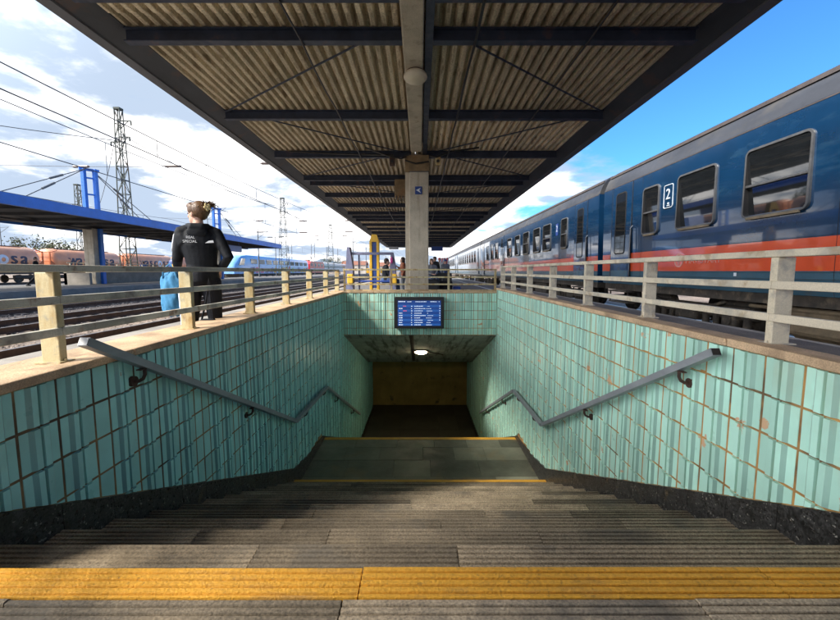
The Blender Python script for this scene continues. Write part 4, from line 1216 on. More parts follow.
# ------------------------------------------------------------------ things on the platform beyond the stairs
to = thing('info_totem', 'tall yellow and blue pylon with pointed top beyond the far railing', 'totem', (-1.68, 15, 0))
b = MB()
for x0,x1 in ((-1.87,-1.775),(-1.605,-1.51)): b.bev(x0,x1,14.9,15.1,0,2.15,.01)
b.prism([(-1.87,2.15),(-1.51,2.15),(-1.60,2.42),(-1.78,2.42)],'y',14.9,15.1); b.build('frame', mt['sunyellow'], to)
b = MB(); b.bev(-1.774,-1.606,14.93,15.07,.45,2.14,.01); b.build('panel', mt['signblue'], to)
b = MB(); b.bev(-1.82,-1.56,14.92,15.08,0,.45,.01); b.build('base', mt['concrete'], to)
for sx in (-1,1):
    b = MB(); b.bev(-1.69+sx*.26-.05,-1.69+sx*.26+.05,14.95,15.05,1.0,1.18,.01); b.build('side_box', mt['sunyellow'], to)
sf = thing('shelter_frame', 'open grey-violet shelter frame with fin posts around the yellow totem', 'shelter', (-1.7, 14, 0))
for x,zt,w in ((-2.42,1.9,.16),(-.92,1.72,.14)):
    b = MB(); b.prism([(x-w*.9,0),(x+w*.6,0),(x+w*.6,1.2),(x-w*.05,zt),(x-w*.6,zt),(x-w,1.)],'y',13.9,14.25); b.build('fin_post', mt['purple'], sf)
b = MB(); b.cyl((-2.18,14.4,0),(-2.18,14.4,1.7),.03,10); b.build('thin_post', mt['purple'], sf)
b = MB(); b.bev(-2.4,-.95,14.,14.1,1.64,1.73,.01); b.build('top_rail', mt['purple'], sf)
b = MB(); b.bev(-2.4,-.95,13.95,14.25,.70,.755,.01); b.build('bench_rail', mt['deepblue'], sf)
for x in (-2.4,-.9):
    b = MB(); b.bev(x-.1,x+.1,13.75,13.9,.65,.98,.03); b.build('yellow_bracket', mt['sunyellow'], sf)
b = MB(); b.ell((-.98,13.85,1.45),.05,.03,.12); b.build('pink_sticker', mt['pink'], sf)
bn = thing('bench', 'dark bench behind the far railing right of the concrete column', 'bench', (.8,16.2,0))
b = MB(); b.bev(.3,1.3,16.,16.4,.57,.62,.01); b.build('seat', mt['black'], bn)
b = MB(); b.bev(.3,1.3,16.38,16.43,.66,1.0,.01); b.build('backrest', mt['black'], bn)
for x in (.38,1.22):
    b = MB(); b.bar((x,16.2,PZ),(x,16.2,.57),.05,.3); b.build('leg', mt['navy'], bn)
random.seed(8)
for i,(x,y,w,h,m_,lab) in enumerate(((.48,14.6,.42,.62,'black','black suitcase standing on the platform just right of the column'),(.95,14.9,.5,.55,'trouser','wide dark travel bag right of the black suitcase'),(1.38,15.1,.3,.34,'deepblue','small dark blue backpack at the right end of the luggage'))):
    t = thing('suitcase' if i == 0 else 'travel_bag', lab, 'luggage', (x,y,0))
    b = MB(); b.bev(x-w/2,x+w/2,y-.13,y+.13,PZ+.04,PZ+h,.05); b.build('shell', mt[m_], t)
    b = MB(); b.tube([(x-w/4,y,PZ+h-.01),(x-w/4,y,PZ+h+.1),(x+w/4,y,PZ+h+.1),(x+w/4,y,PZ+h-.01)], .012, 6); b.build('handle', mt['alu'], t)
    b = MB()
    for sx in (-1,1): b.cyl((x+sx*w*.35,y-.1,PZ+.03),(x+sx*w*.35,y+.1,PZ+.03),.03,10)
    b.build('wheel', mt['rubber'], t)
bx = thing('barrier', 'red and white striped barrier board near the far coaches', 'barrier', (1.45,24,0))
b = MB()
for k in range(6):
    b.prism([(1.24+k*.075,1.30),(1.315+k*.075,1.30),(1.355+k*.075,1.86),(1.28+k*.075,1.86)],'y',24,24.04,k%2)
b.build('board', [mt['red'],mt['whitepaint']], bx)
b = MB(); b.bar((1.35,24.07,0),(1.35,24.07,1.8),.05,.05); b.bar((1.62,24.07,0),(1.62,24.07,1.8),.05,.05); b.build('leg', mt['alu'], bx)

# ------------------------------------------------------------------ people
def lerp(a, b_, f_): return a+(b_-a)*f_
def limb(b, pts, rs, n=14, flat=None):
    P = [Vector(p_) for p_ in pts]
    d0 = (P[0]-P[1]).normalized(); d1 = (P[-1]-P[-2]).normalized()
    pp = [P[0]+d0*rs[0]*.75, P[0]+d0*rs[0]*.4]+P+[P[-1]+d1*rs[-1]*.4, P[-1]+d1*rs[-1]*.75]
    rr = [rs[0]*.35, rs[0]*.82]+list(rs)+[rs[-1]*.82, rs[-1]*.35]
    b.tube(pp, rr, n, flat=flat)
def hand(b, wr, el, k=1., side=1, curl=.5):
    wr = Vector(wr); d_ = (wr-Vector(el)).normalized()
    up = Vector((0,1,0)) if abs(d_.y) < .8 else Vector((0,0,1))
    sd = d_.cross(up).normalized()*side; nr = sd.cross(d_).normalized()
    pc = wr+d_*.045*k
    limb(b, [wr-d_*.01, pc, wr+d_*.085*k], [.022*k,.030*k,.028*k], 12)
    for i, L_ in enumerate((.066,.074,.069,.055)):
        o = (i-1.5)*.017*k
        r0 = wr+d_*.085*k+sd*o; r1 = r0+d_*L_*.45*k+nr*.012*curl; r2 = r1+d_*L_*.3*k+nr*.03*curl*k; r3 = r2+d_*L_*.18*k+nr*.028*curl*k
        limb(b, [r0-d_*.02, r1, r2, r3], [.0095*k,.009*k,.0085*k,.0075*k], 8)
    t0 = wr+d_*.03*k-sd*.024*k; limb(b, [t0, t0+d_*.028*k-sd*.02*k, t0+d_*.055*k-sd*.024*k+nr*.012], [.011*k,.010*k,.0085*k], 8)
def torso(b, J, g=0., hood=False):
    hip, wa, ch, sh = J['hip'], J['waist'], J['chest'], J['neck']
    P = [Vector(q) for q in (hip, wa, ch)]
    ax = Vector(J.get('ax',(1,0,0)))
    fw_ = Vector((-ax.y, ax.x, 0))
    secs = [(P[0]-Vector((0,0,.06)), .155,.115),(P[0], .165,.12),(P[0].lerp(P[1],.6), .145,.10),(P[1], .135,.095),(P[1].lerp(P[2],.5), .150,.105),(P[2], .170,.115),
            (P[2]+Vector((0,0,.09)), .172,.105),(P[2]+Vector((0,0,.145)), .145,.088),(P[2]+Vector((0,0,.185)), .085,.07),(Vector(sh), .052,.052)]
    n = 20; vs = []; 
    for c_, rx, ry in secs:
        for j in range(n):
            a = 2*math.pi*j/n
            vs.append(c_+ax*((rx+g)*math.cos(a))+fw_*((ry+g)*math.sin(a)))
    for s_ in ('l','r'):                        # slope from neck to shoulder and the deltoid
        S_ = Vector(J['sh_'+s_]); K_ = Vector(sh)
        limb(b, [K_-Vector((0,0,.035)), K_.lerp(S_,.5)-Vector((0,0,.012)), S_, S_.lerp(Vector(J['el_'+s_]),.2)], [.05+g*.6,.058+g*.6,.062+g*.6,.056+g*.6])
        limb(b, [S_.lerp(P[2],.25)-Vector((0,0,.06)), S_-Vector((0,0,.03))], [.085+g,.066+g])
    fs = [(i*n+j,i*n+(j+1)%n,(i+1)*n+(j+1)%n,(i+1)*n+j) for i in range(len(secs)-1) for j in range(n)]
    fs += [tuple(reversed(range(n))), tuple(range((len(secs)-1)*n,len(secs)*n))]
    b.add(vs, fs)
def head(b, c_, yaw, k=1.):
    """skull, jaw, nose, ears; the face looks along local +y turned by yaw"""
    Rm = Matrix.Rotation(yaw, 3, 'Z'); c_ = Vector(c_)
    T_ = lambda v: c_+Rm @ (Vector(v)*k)
    b.ell(c_+Rm@Vector((0,-.008,.025)), .075*k,.094*k,.092*k, 18, 12, Rm)
    b.ell(T_((0,.018,-.045)), .058*k,.066*k,.075*k, 16, 10, Rm)
    b.ell(T_((0,.062,-.085)), .026*k,.024*k,.022*k, 10, 8, Rm)
    limb(b, [T_((0,.085,.012)), T_((0,.104,-.018)), T_((0,.101,-.028))], [.010*k,.0135*k,.013*k], 10)
    b.ell(T_((0,.082,-.055)), .024*k,.012*k,.007*k, 10, 6, Rm); b.ell(T_((0,.080,-.068)), .021*k,.012*k,.008*k, 10, 6, Rm)
    b.ell(T_((0,.078,.028)), .05*k,.014*k,.010*k, 12, 6, Rm)
    for s_ in (-1,1): b.ell(T_((s_*.077,-.002,-.012)), .010*k,.020*k,.033*k, 10, 8, Rm)
    return T_
def person(lab, loc, rz, J, mats, voxel=.014, hair='short', head_yaw=0., name='person', hands=True, cap=None, k=1., skirt=False):
    t = thing(name, lab, 'person', loc, rz)
    W_LOC.pop(t.name)                           # parts are written in local coordinates
    b = MB()
    torso(b, J, -.012)
    limb(b, [J['neck'], Vector(J['neck']).lerp(Vector(J['head']),.5)], [.05,.048])
    head(b, J['head'], head_yaw)
    for s_ in ('l','r'):
        limb(b, [J['sh_'+s_], Vector(J['sh_'+s_]).lerp(Vector(J['el_'+s_]),.4), J['el_'+s_], Vector(J['el_'+s_]).lerp(Vector(J['wr_'+s_]),.35), J['wr_'+s_]], [.045,.042,.034,.035,.023])
        hand(b, J['wr_'+s_], J['el_'+s_], 1., 1 if s_ == 'l' else -1)
        limb(b, [J['hp_'+s_], Vector(J['hp_'+s_]).lerp(Vector(J['kn_'+s_]),.4), J['kn_'+s_], Vector(J['kn_'+s_]).lerp(Vector(J['an_'+s_]),.35), J['an_'+s_]], [.082,.072,.048,.05,.032])
    remesh(b, voxel, 3).build('body', mats['skin'], t, True)
    b = MB(); torso(b, J, .010)
    for s_ in ('l','r'):
        e_ = Vector(J['el_'+s_]); w_ = Vector(J['wr_'+s_])
        limb(b, [J['sh_'+s_], Vector(J['sh_'+s_]).lerp(e_,.45), e_, e_.lerp(w_,.5), e_.lerp(w_,.9)], [.066,.060,.052,.047,.038])
    b = remesh(b, voxel, 2); b.build('jacket', mats['top'], t, True)
    b = MB()
    ax = Vector(J.get('ax',(1,0,0))); h0 = Vector(J['hip'])
    b.tube([h0+Vector((0,0,.10)), h0+Vector((0,0,.03)), h0-Vector((0,0,.05)), h0-Vector((0,0,.10))], [.145,.165,.17,.12], 20, flat=(1,.78) if abs(ax.x) > .7 else (1,.8))
    for s_ in ('l','r'):
        k_ = Vector(J['kn_'+s_]); a_ = Vector(J['an_'+s_]); hp = Vector(J['hp_'+s_])
        limb(b, [hp, hp.lerp(k_,.45), k_, k_.lerp(a_,.4), k_.lerp(a_,.93)], [.100,.090,.068,.066,.062])
    remesh(b, voxel, 2).build('trousers', mats['low'], t, True)
    for s_ in ('l','r'):
        a_ = Vector(J['an_'+s_]); f_ = Vector(J.get('ft_'+s_, (0,1,0)))
        b = MB(); limb(b, [a_-f_*.05-Vector((0,0,.045)), a_+f_*.05-Vector((0,0,.045)), a_+f_*.15-Vector((0,0,.055))], [.042,.045,.034], 12)
        b.build('shoe', mt['shoe'], t, True)
    T_ = lambda v: Vector(J['head'])+Matrix.Rotation(head_yaw,3,'Z')@Vector(v)
    Rm = Matrix.Rotation(head_yaw,3,'Z')
    for s_ in (-1,1):
        b = MB(); b.ell(T_((s_*.030,.082,.006)), .011,.007,.006, 8, 6, Rm); b.build('eye', mt['black'], t, True)
    b = MB()
    b.ell(T_((0,-.018,.045)), .084,.096,.088, 16, 10, Rm)
    if hair in ('long','bob'):
        b.ell(T_((0,-.055,-.03)), .082,.055,.10 if hair == 'bob' else .17, 14, 10, Rm)
        b.ell(T_((.065,-.01,-.03)), .025,.05,.09, 10, 8, Rm); b.ell(T_((-.065,-.01,-.03)), .025,.05,.09, 10, 8, Rm)
    else: b.ell(T_((0,-.05,-.01)), .075,.055,.075, 12, 8, Rm)
    if hair != 'custom':
        hb = remesh(b, .012, 1); hb.build('hair', mats['hair'], t, True)
    if cap:
        b = MB(); b.ell(T_((0,-.01,.075)), .090,.102,.065, 16, 8, Rm); b.ell(T_((0,.11,.06)), .06,.06,.012, 12, 6, Rm); b.build('cap', cap, t, True)
    return t, T_
def stand(H=1.7, arms='down', stride=0.):
    f_ = H/1.7
    J = dict(hip=(0,0,.94),waist=(0,.0,1.06),chest=(0,.0,1.26),neck=(0,.0,1.475),head=(0,.02,1.585),
             sh_l=(-.185,0,1.39),sh_r=(.185,0,1.39),el_l=(-.235,-.03,1.11),el_r=(.235,-.03,1.11),wr_l=(-.23,.06,.88),wr_r=(.23,.06,.88),
             hp_l=(-.085,0,.90),hp_r=(.085,0,.90),kn_l=(-.09,.03+stride*.22,.49),kn_r=(.09,.03-stride*.10,.49),an_l=(-.09,0+stride*.36,.085),an_r=(.09,-stride*.42,.10))
    if arms == 'fold': J.update(el_l=(-.22,.0,1.12),wr_l=(-.03,.20,1.12),el_r=(.22,.0,1.12),wr_r=(.04,.21,1.16))
    if arms == 'phone': J.update(el_r=(.22,.02,1.13),wr_r=(.08,.24,1.28))
    return {k_: tuple(c_*f_ for c_ in v) for k_, v in J.items()}
def sit():
    return dict(hip=(0,0,.53),waist=(0,-.02,.65),chest=(0,.0,.86),neck=(0,.02,1.075),head=(0,.05,1.185),
             sh_l=(-.185,0,.99),sh_r=(.185,0,.99),el_l=(-.23,.06,.74),el_r=(.23,.06,.74),wr_l=(-.08,.28,.70),wr_r=(.08,.28,.70),
             hp_l=(-.09,.03,.53),hp_r=(.09,.03,.53),kn_l=(-.1,.43,.52),kn_r=(.1,.43,.52),an_l=(-.1,.42,.1),an_r=(.1,.45,.1))

# --- the woman by the left railing (back to us, face turned left)
Jw = dict(hip=(0,0,.95),waist=(.01,.0,1.07),chest=(.0,.0,1.27),neck=(-.005,.015,1.49),head=(-.02,.04,1.60), ax=(1,0,0),
          sh_l=(-.162,.0,1.405),sh_r=(.160,.0,1.395),el_l=(-.222,.03,1.13),wr_l=(-.27,.20,1.04),
          el_r=(.285,-.10,1.15),wr_r=(.175,.03,1.02),
          hp_l=(-.09,0,.90),hp_r=(.09,0,.90),kn_l=(-.12,.03,.49),kn_r=(.11,.02,.49),an_l=(-.15,.0,.085),an_r=(.12,-.02,.085))
wm, TT = person('woman in a black jacket, flower in her tied-up hair, standing at the left railing', (-2.08,3.82,PZ), R(17), Jw,
            dict(skin=mt['skin'],top=mt['jacket'],low=mt['trouser'],hair=mt['hair']), .009, 'custom', R(60))
wm.scale = (.905,.905,.905)
Rh = Matrix.Rotation(R(60),3,'Z')
b = MB()
b.ell(TT((0,-.034,.040)), .088,.098,.096, 20, 14, Rh)
b.ell(TT((0,-.070,.01)), .064,.046,.075, 16, 10, Rh)
b.ell(TT((0,.040,.082)), .072,.058,.042, 16, 10, Rh)
for s_ in (-1,1): b.ell(TT((s_*.074,.01,.045)), .016,.04,.05, 12, 8, Rh)
b.ell(TT((.035,-.092,.078)), .052,.046,.045, 16, 10, Rh)
random.seed(4)
hb = remesh(b, .006, 2)
# loose strands of the messy knot and stray hair over the crown
for i in range(100):
    a = random.uniform(-1.5,1.7); e_ = random.uniform(-.3,1.3)
    d_ = Vector((math.sin(a), -math.cos(a)*.8, .1+math.sin(e_)*.45)).normalized()
    base = Vector((.035,-.092,.078))+d_*.032
    l_ = random.uniform(.025,.07); dr = random.uniform(-.03,.01)
    hb.tube([TT(base), TT(base+d_*l_*.5+Vector((random.uniform(-.012,.012),-.005,.012))), TT(base+d_*l_+Vector((random.uniform(-.03,.03),-.01,dr)))], [.0065,.005,.002], 5)
for i in range(120):
    a = random.uniform(0,6.28); z = random.uniform(-.02,.10); rr = math.sqrt(max(0,1-((z-.04)/.1)**2))
    p0 = Vector((math.cos(a)*.089*rr, -.034+math.sin(a)*.099*rr, z+.002)); p1 = Vector((.03,-.085,.085))
    if p0.y > .04: continue
    m_ = p0.lerp(p1,.5); m_ = m_+(m_-Vector((0,-.034,.04))).normalized()*(.012+random.uniform(0,.008))
    hb.tube([TT(p0), TT(p0.lerp(m_,.6)+(p0-Vector((0,-.034,.04))).normalized()*.006), TT(m_), TT(p1)], [.003,.0035,.0035,.003], 4)
hb.build('hair', mt['hair'], wm, True)
b = MB()
fc = TT((-.03,-.148,.06)); fd = (Rh@Vector((-.3,-.93,.1))).normalized()
q = Vector((0,0,1)).rotation_difference(fd).to_matrix()
for i in range(5):
    a = i*math.pi*.4+.3; c_ = fc+fd*.012+q@Vector((math.cos(a)*.022, math.sin(a)*.022, .0)); b.ell(c_, .021,.016,.007, 10, 6, q@Matrix.Rotation(a,3,'Z'))
b.ell(fc+fd*.018,.010,.010,.008,8,6)
b.build('hair_flower', mt['flower'], wm, True)
# jacket hood / collar folded on the back, white lettering and sleeve stripe
b = MB(); b.tube([(-.085,.03,1.475),(-.09,-.04,1.465),(-.045,-.085,1.455),(.045,-.085,1.455),(.09,-.04,1.465),(.075,.04,1.475)], [.02,.034,.042,.042,.034,.02], 10)
b.ell((0,-.098,1.405), .10,.026,.065, 16, 10)
remesh(b, .009, 3).build('collar', mt['jacket'], wm, True)
mat4 = Matrix(((1,0,0,-.095),(0,0,-1,-.1335),(0,1,0,1.335),(0,0,0,1)))
tb = text_mb('REAL', .036, mat4, .002); tb.build('jacket_lettering', mt['cloth_white'], wm)
tb = text_mb('SPECIAL', .036, Matrix(((1,0,0,-.125),(0,0,-1,-.134),(0,1,0,1.295),(0,0,0,1))), .002); tb.build('jacket_lettering', mt['cloth_white'], wm)
b = MB(); b.prism([(.075,1.292),(.155,1.298),(.150,1.322),(.11,1.316)],'y',-.128,-.118); b.build('jacket_lettering', mt['cloth_white'], wm)
b = MB(); b.tube([(-.15,-.01,1.460),(-.198,-.005,1.435),(-.230,.0,1.37),(-.246,.006,1.30),(-.260,.014,1.21)], .012, 8); b.build('sleeve_stripe', mt['cloth_white'], wm, True)
b = MB()
for dx in (0,.026): b.tube([(-.205+dx*.3,-.045-dx,.78),(-.196+dx*.3,-.05-dx,.5),(-.212+dx*.3,-.042-dx,.3),(-.21+dx*.3,-.045-dx,.12)], .0085, 6)
b.build('trouser_stripe', mt['cloth_white'], wm, True)
b = MB(); b.tube([(-.257,.13,1.075),(-.262,.155,1.063)], [.043,.041], 12); b.build('wristband', mt['sunyellow'], wm, True)
# hanging blue bag (held, so a thing of its own)
bag = thing('cloth_bag', 'light blue cloth bag hanging from the woman\'s left hand', 'bag', (-2.43,3.93,.6))
b = MB(); bc = Vector((-2.43,3.93,.13))
secs = [(.935,.02,.015),(.925,.07,.03),(.90,.092,.045),(.86,.098,.055),(.80,.105,.06),(.74,.112,.065),(.68,.115,.07),(.62,.11,.07),(.57,.098,.062),(.53,.075,.05),(.505,.03,.025)]
fine = []
for (z0,a0,c0),(z1,a1,c1) in zip(secs[:-1], secs[1:]):
    for k in range(4): fine.append((lerp(z0,z1,k/4), lerp(a0,a1,k/4), lerp(c0,c1,k/4)))
secs = fine+[secs[-1]]
n = 72; vs = []
for z,rx,ry in secs:
    for j in range(n):
        a = 2*math.pi*j/n; top = max(0, (z-.74)/.2)
        w = 1+.05*math.sin(a*3+z*19)+.035*math.sin(a*5-z*27+1)+(.02+.07*top)*math.sin(a*9+math.sin(z*15)*1.5)+.02*math.sin(a*14+z*40)
        vs.append(bc+Vector((rx*w*math.cos(a), ry*w*math.sin(a), z-.01*math.sin(a*2))))
b.add(vs, [(i*n+j,i*n+(j+1)%n,(i+1)*n+(j+1)%n,(i+1)*n+j) for i in range(len(secs)-1) for j in range(n)]+[tuple(range((len(secs)-1)*n,len(secs)*n)), tuple(range(n))])
b.build('sack', mt['bagblue'], bag, True)
b = MB(); b.tube([bc+Vector((-.07,-.03,.88)),bc+Vector((-.05,-.045,.97)),bc+Vector((.0,-.02,1.02)),bc+Vector((.06,-.045,.96)),bc+Vector((.075,-.03,.88))], .008, 8); b.build('strap', mt['bagblue'], bag, True)
b = MB(); b.tube([bc+Vector((-.03,0,.92)),bc+Vector((-.02,.02,.97)),bc+Vector((.03,.03,1.0)),bc+Vector((.05,.02,.96)),bc+Vector((.04,0,.91))], .010, 8); b.build('strap', mt['bagblue'], bag, True)
pk = thing('snack_packet', 'small colourful packet in the woman\'s left hand above the blue bag', 'packet', (-2.42,3.96,1.05))
b = MB(); b.ell((-2.43,3.97,1.135),.05,.03,.07,12,8); b.build('wrapper', mt['signblue'], pk, True)
b = MB(); b.ell((-2.415,3.945,1.10),.036,.02,.028,10,6); b.build('yellow_patch', mt['sunyellow'], pk, True)
sb = thing('shoulder_bag', 'black bag resting against the woman\'s right leg behind the railing', 'bag', (-1.98,3.75,.42))
b = MB(); b.bev(-2.05,-1.89,3.64,3.74,.36,.64,.035); remesh(b, .012, 2).build('pouch', mt['trouser'], sb, True)
b = MB(); b.tube([(-2.03,3.69,.62),(-1.985,3.70,.80),(-1.955,3.715,1.02),(-1.94,3.70,.80),(-1.91,3.69,.62)], .009, 8); b.build('strap', mt['trouser'], sb, True)

def ppl(*a, **k_): return person(*a, **k_)
P_ = lambda top, low, hr='hairdark': dict(skin=mt['skin'],top=mt[top],low=mt[low],hair=mt[hr])
ppl('seated person in black leaning on the shelter frame bench rail', (-1.22,14.25,.22), R(-70), sit(), P_('jacket','jeans'), voxel=.016, hair='short')
ppl('dark haired woman with a rust brown bag, standing left of the concrete column', (-.66,15.6,PZ), R(100), stand(1.42,'phone'), P_('shirt_brown','shirt_grey'), voxel=.016, hair='bob')
ppl('brown haired person in a grey top sitting close right of the column', (.45,16.15,.10), R(-160), {k_:(v if k_=='ax' else (v[0],v[1],v[2]+.16)) for k_,v in sit().items()}, P_('shirt_grey','jeans','hair'), voxel=.016, hair='bob')
ppl('standing person in dark clothes and a cap right of the column', (.74,20,PZ), R(150), stand(1.6), P_('jacket','jeans'), voxel=.018, cap=mt['black'])
ppl('person in a pale top and blue cap beside the striped barrier', (1.32,21,PZ), R(190), stand(1.48), P_('shirt_grey','jeans'), voxel=.018, cap=mt['deepblue'])
ppl('person in white with a red cap further along the platform', (1.12,23,PZ), R(170), stand(1.64), P_('shirt_white','jeans'), voxel=.018, cap=mt['red'])
ppl('person in dark clothes striding along the far platform at the left', (-23.2,24.3,.17), R(-65), stand(1.75,'down',1.), P_('trouser','trouser'), voxel=.02)
ppl('person in a blue jacket standing under the blue canopy near the tall mast', (-24.6,35.8,.17), R(40), stand(1.75), P_('deepblue','deepblue'), voxel=.02)

# ------------------------------------------------------------------ trees, houses, hills
random.seed(44)
def tree(x, y, h, cr, lab, nb=9, leaves=420):
    t = thing('tree', lab, 'tree', (x,y,GZ), 0, 'sparse trees beyond the orange wagons')
    b = MB(); lf = MB()
    b.tube([(x,y,GZ),(x+.1,y,h*.3),(x-.05,y+.1,h*.6)], [.22,.17,.10], 8)
    tips = []
    for i in range(nb):
        a = random.random()*6.28; z0 = h*random.uniform(.25,.55)
        e_ = Vector((x+math.cos(a)*cr*random.uniform(.5,1), y+math.sin(a)*cr*random.uniform(.5,1), h*random.uniform(.65,1)))
        s_ = Vector((x,y,z0)); mid = s_.lerp(e_,.5)+Vector((0,0,-.2))
        b.tube([s_,mid,e_], [.09,.06,.02], 6); tips += [e_, mid.lerp(e_,.5)]
        for k in range(3):
            e2 = mid.lerp(e_,.3+.25*k)+Vector((random.uniform(-1,1),random.uniform(-1,1),random.uniform(.2,.9)))*cr*.35
            b.tube([mid.lerp(e_,.2+.25*k),e2],[.035,.012],5); tips.append(e2)
    b.build('trunk', mt['bark'], t)
    for i in range(leaves):
        c_ = random.choice(tips)+Vector((random.gauss(0,1),random.gauss(0,1),random.gauss(0,1)))*cr*.16
        r = random.uniform(.10,.22); lf.rnd = random.random()
        u_ = Vector((random.gauss(0,1),random.gauss(0,1),random.gauss(0,1))).normalized(); v_ = u_.orthogonal().normalized()
        lf.add([c_-u_*r,c_+v_*r*.6,c_+u_*r,c_-v_*r*.6],[(0,1,2,3)])
    lf.build('crown', mt['tree_leaf'], t, fix=False)
for x,y,h,lab in ((-68,70,6.8,'leftmost sparse tree over the orange wagon gap'),(-64,71,6.0,'small sparse tree right of the leftmost one'),(-64,75,6.2,'middle sparse tree beyond the wagons'),(-62,77,5.8,'rightmost sparse tree beyond the wagons, before the blue column'),(-70,76,7.0,'taller sparse tree behind the middle ones'),
                 (-40,175,8,'far tree on the skyline right of the red locomotive'),(-36,180,7,'far tree on the skyline left of the shelter frame')):
    tree(x,y,h,h*.36,lab)
random.seed(6)
hm = MB()
for k, (yy, hh, x0, x1) in enumerate(((2200,75,-1300,700),(1500,34,-1300,700))):
    n = 60; top = []; 
    for i in range(n+1):
        x = x0+(x1-x0)*i/n
        top.append((x, hh*(.45+.3*math.sin(i*.35+k*2)+.15*math.sin(i*.9+k))+random.uniform(0,hh*.12)))
    vs = []
    for x,z in top: vs += [(x,yy,GZ),(x,yy+120,max(z,3)),(x,yy+500,GZ)]
    hm.add(vs, [f_ for i in range(n) for f_ in ((3*i,3*i+3,3*i+4,3*i+1),(3*i+1,3*i+4,3*i+5,3*i+2))])
tag(hm.build('hills', mt['hill'], smooth=True), kind='structure')
for i,(x,y,w,dp,h,lab) in enumerate(((-62,190,16,10,4.2,'low pale house with clay roof far behind the light blue train'),(-38,230,14,10,4.5,'low far house seen under the shelter frame'),(-24,240,12,9,4.,'low far house seen right of the yellow totem'))):
    t = thing('house', lab, 'house', (x,y,GZ))
    b = MB(); b.box(x-w/2,x+w/2,y,y+dp,GZ,h); b.build('wall', mt['house'], t)
    b = MB(); b.prism([(y-.5,h),(y+dp/2,h+2.4),(y+dp+.5,h)],'x',x-w/2-.4,x+w/2+.4); b.build('roof', mt['houseroof'], t)
    for k in range(4):
        b = MB(); b.box(x-w/2+1.2+k*w/4.2,x-w/2+2.4+k*w/4.2,y-.05,y-.01,1.2,2.6); b.build('window', mt['glass'], t)

# ------------------------------------------------------------------ world: Nishita sky with procedural clouds by direction
w = bpy.data.worlds.new('World'); scn.world = w; w.use_nodes = True
nt = w.node_tree; N = nt.nodes; L = nt.links
bg = N['Background']
SUN_EL = R(40.4); sdir = Vector((-.85,-.53,0)).normalized()
sky = N.new('ShaderNodeTexSky'); sky.sky_type = 'NISHITA'; sky.sun_disc = False
sky.sun_elevation = SUN_EL; sky.sun_rotation = math.atan2(sdir.x, sdir.y) % (2*math.pi)
sky.air_density = 1.0; sky.dust_density = .4; sky.ozone_density = 2.5
tc = N.new('ShaderNodeTexCoord'); gen = tc.outputs['Generated']
sep = N.new('ShaderNodeSeparateXYZ'); L.new(gen, sep.inputs[0])
def math_(op, a, b_=None, clamp=False):
    n = N.new('ShaderNodeMath'); n.operation = op; n.use_clamp = clamp
    for i, v in enumerate((a, b_)):
        if v is None: continue
        if isinstance(v, (int,float)): n.inputs[i].default_value = v
        else: L.new(v, n.inputs[i])
    return n.outputs[0]
zc = math_('ADD', math_('MAXIMUM', sep.outputs[2], 0.), .16)
px = math_('DIVIDE', sep.outputs[0], zc); py = math_('DIVIDE', sep.outputs[1], zc)
cmb = N.new('ShaderNodeCombineXYZ'); L.new(px, cmb.inputs[0]); L.new(py, cmb.inputs[1]); cmb.inputs[2].default_value = 3.3
def nz(sc, det, ro, off=(0,0,0), dist=0.):
    mp = N.new('ShaderNodeMapping'); mp.inputs['Location'].default_value = off; L.new(cmb.outputs[0], mp.inputs[0])
    n = N.new('ShaderNodeTexNoise'); n.inputs['Scale'].default_value = sc; n.inputs['Detail'].default_value = det; n.inputs['Roughness'].default_value = ro
    n.inputs['Distortion'].default_value = dist
    L.new(mp.outputs[0], n.inputs['Vector']); return n.outputs['Fac']
def mr(v, a, b_, c_=0., d_=1., sm=True):
    n = N.new('ShaderNodeMapRange'); n.interpolation_type = 'SMOOTHSTEP' if sm else 'LINEAR'
    n.inputs[1].default_value = a; n.inputs[2].default_value = b_; n.inputs[3].default_value = c_; n.inputs[4].default_value = d_
    L.new(v, n.inputs[0]); return n.outputs[0]
n1 = nz(.95, 9, .58, (1.3,.4,0), .25)
# clouds cover the left half of the sky; the right is clear above a low bank
left = mr(sep.outputs[0], -.45, .30, .215, -.16)
low = mr(sep.outputs[2], .12, .33, .31, 0.)
cov = math_('ADD', math_('ADD', n1, left), low)
mask = mr(cov, .52, .66)
n2 = nz(1.5, 7, .6, (7.1,2.2,0), .2)
n3 = nz(.8, 6, .55, (3.1,9.2,0), .1)
shade = mr(math_('ADD', n2, math_('MULTIPLY', n3, .8)), .84, 1.04)
cc = N.new('ShaderNodeMix'); cc.data_type = 'RGBA'; L.new(shade, cc.inputs[0])
CK = 1.0
cc.inputs[6].default_value = (.185*CK,.225*CK,.285*CK,1); cc.inputs[7].default_value = (.72*CK,.70*CK,.68*CK,1)
sk = N.new('ShaderNodeMix'); sk.data_type = 'RGBA'; sk.blend_type = 'MULTIPLY'; sk.inputs[0].default_value = 1.
L.new(sky.outputs[0], sk.inputs[6]); SKS = .077
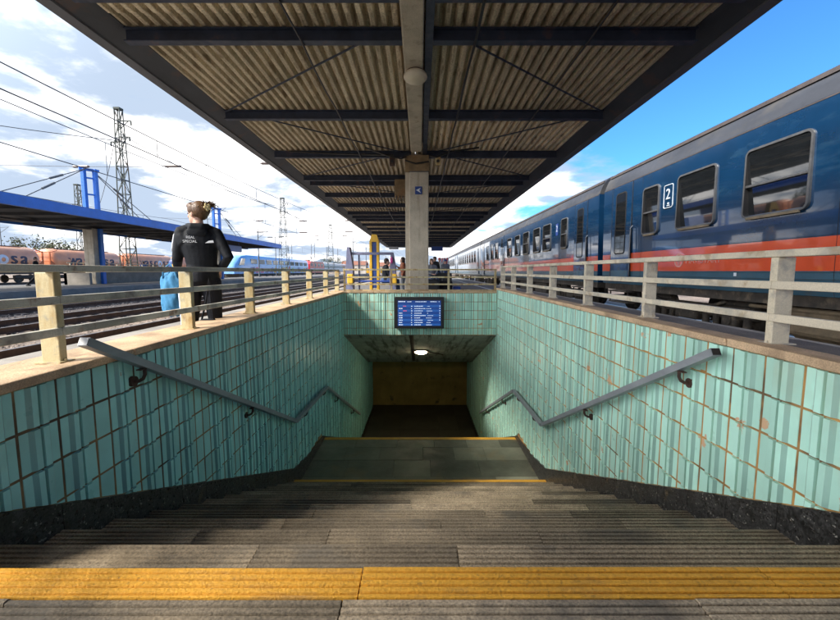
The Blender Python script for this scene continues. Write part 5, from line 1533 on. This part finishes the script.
sk.inputs[7].default_value = (SKS*.33,SKS*.74,SKS*1.08,1)
fin = N.new('ShaderNodeMix'); fin.data_type = 'RGBA'; L.new(mask, fin.inputs[0]); L.new(sk.outputs[2], fin.inputs[6]); L.new(cc.outputs[2], fin.inputs[7])
dt = N.new('ShaderNodeVectorMath'); dt.operation = 'DOT_PRODUCT'; L.new(gen, dt.inputs[0])
dt.inputs[1].default_value = (sdir.x*math.cos(SUN_EL), sdir.y*math.cos(SUN_EL), math.sin(SUN_EL))
glow = mr(dt.outputs['Value'], .25, .97, 1., 3.6)          # clouds towards the sun brightened, added as fill from out of view
cg = N.new('ShaderNodeMix'); cg.data_type = 'RGBA'; cg.blend_type = 'MULTIPLY'; cg.inputs[0].default_value = 1.
L.new(cc.outputs[2], cg.inputs[6]); L.new(glow, cg.inputs[7]); L.new(cg.outputs[2], fin.inputs[7])
L.new(fin.outputs[2], bg.inputs['Color']); bg.inputs['Strength'].default_value = 1.0

# sun
sl = bpy.data.lights.new('sun', 'SUN'); sl.energy = 1.9; sl.angle = R(9.); sl.color = (1,.93,.82)
so = bpy.data.objects.new('sun', sl); COL.objects.link(so)
dirv = Vector((sdir.x*math.cos(SUN_EL), sdir.y*math.cos(SUN_EL), math.sin(SUN_EL)))
so.rotation_euler = dirv.to_track_quat('Z', 'Y').to_euler()

# camera
cd = bpy.data.cameras.new('camera'); cd.sensor_fit = 'HORIZONTAL'; cd.sensor_width = 36; cd.lens = 36*400/840
cd.clip_start = .05; cd.clip_end = 8000
co = bpy.data.objects.new('camera', cd); COL.objects.link(co)
co.location = (0,0,EYE); co.rotation_euler = (math.pi/2-math.atan(39/400), 0, 0)
scn.camera = co
vs = scn.view_settings
scn.display_settings.display_device = 'sRGB'
vs.view_transform = 'Standard'; vs.look = 'None'; vs.gamma = 1; vs.exposure = 1.68; vs.use_curve_mapping = False
scn.cycles.max_bounces = 8; scn.cycles.diffuse_bounces = 5; scn.cycles.glossy_bounces = 4
scn.cycles.use_denoising = True
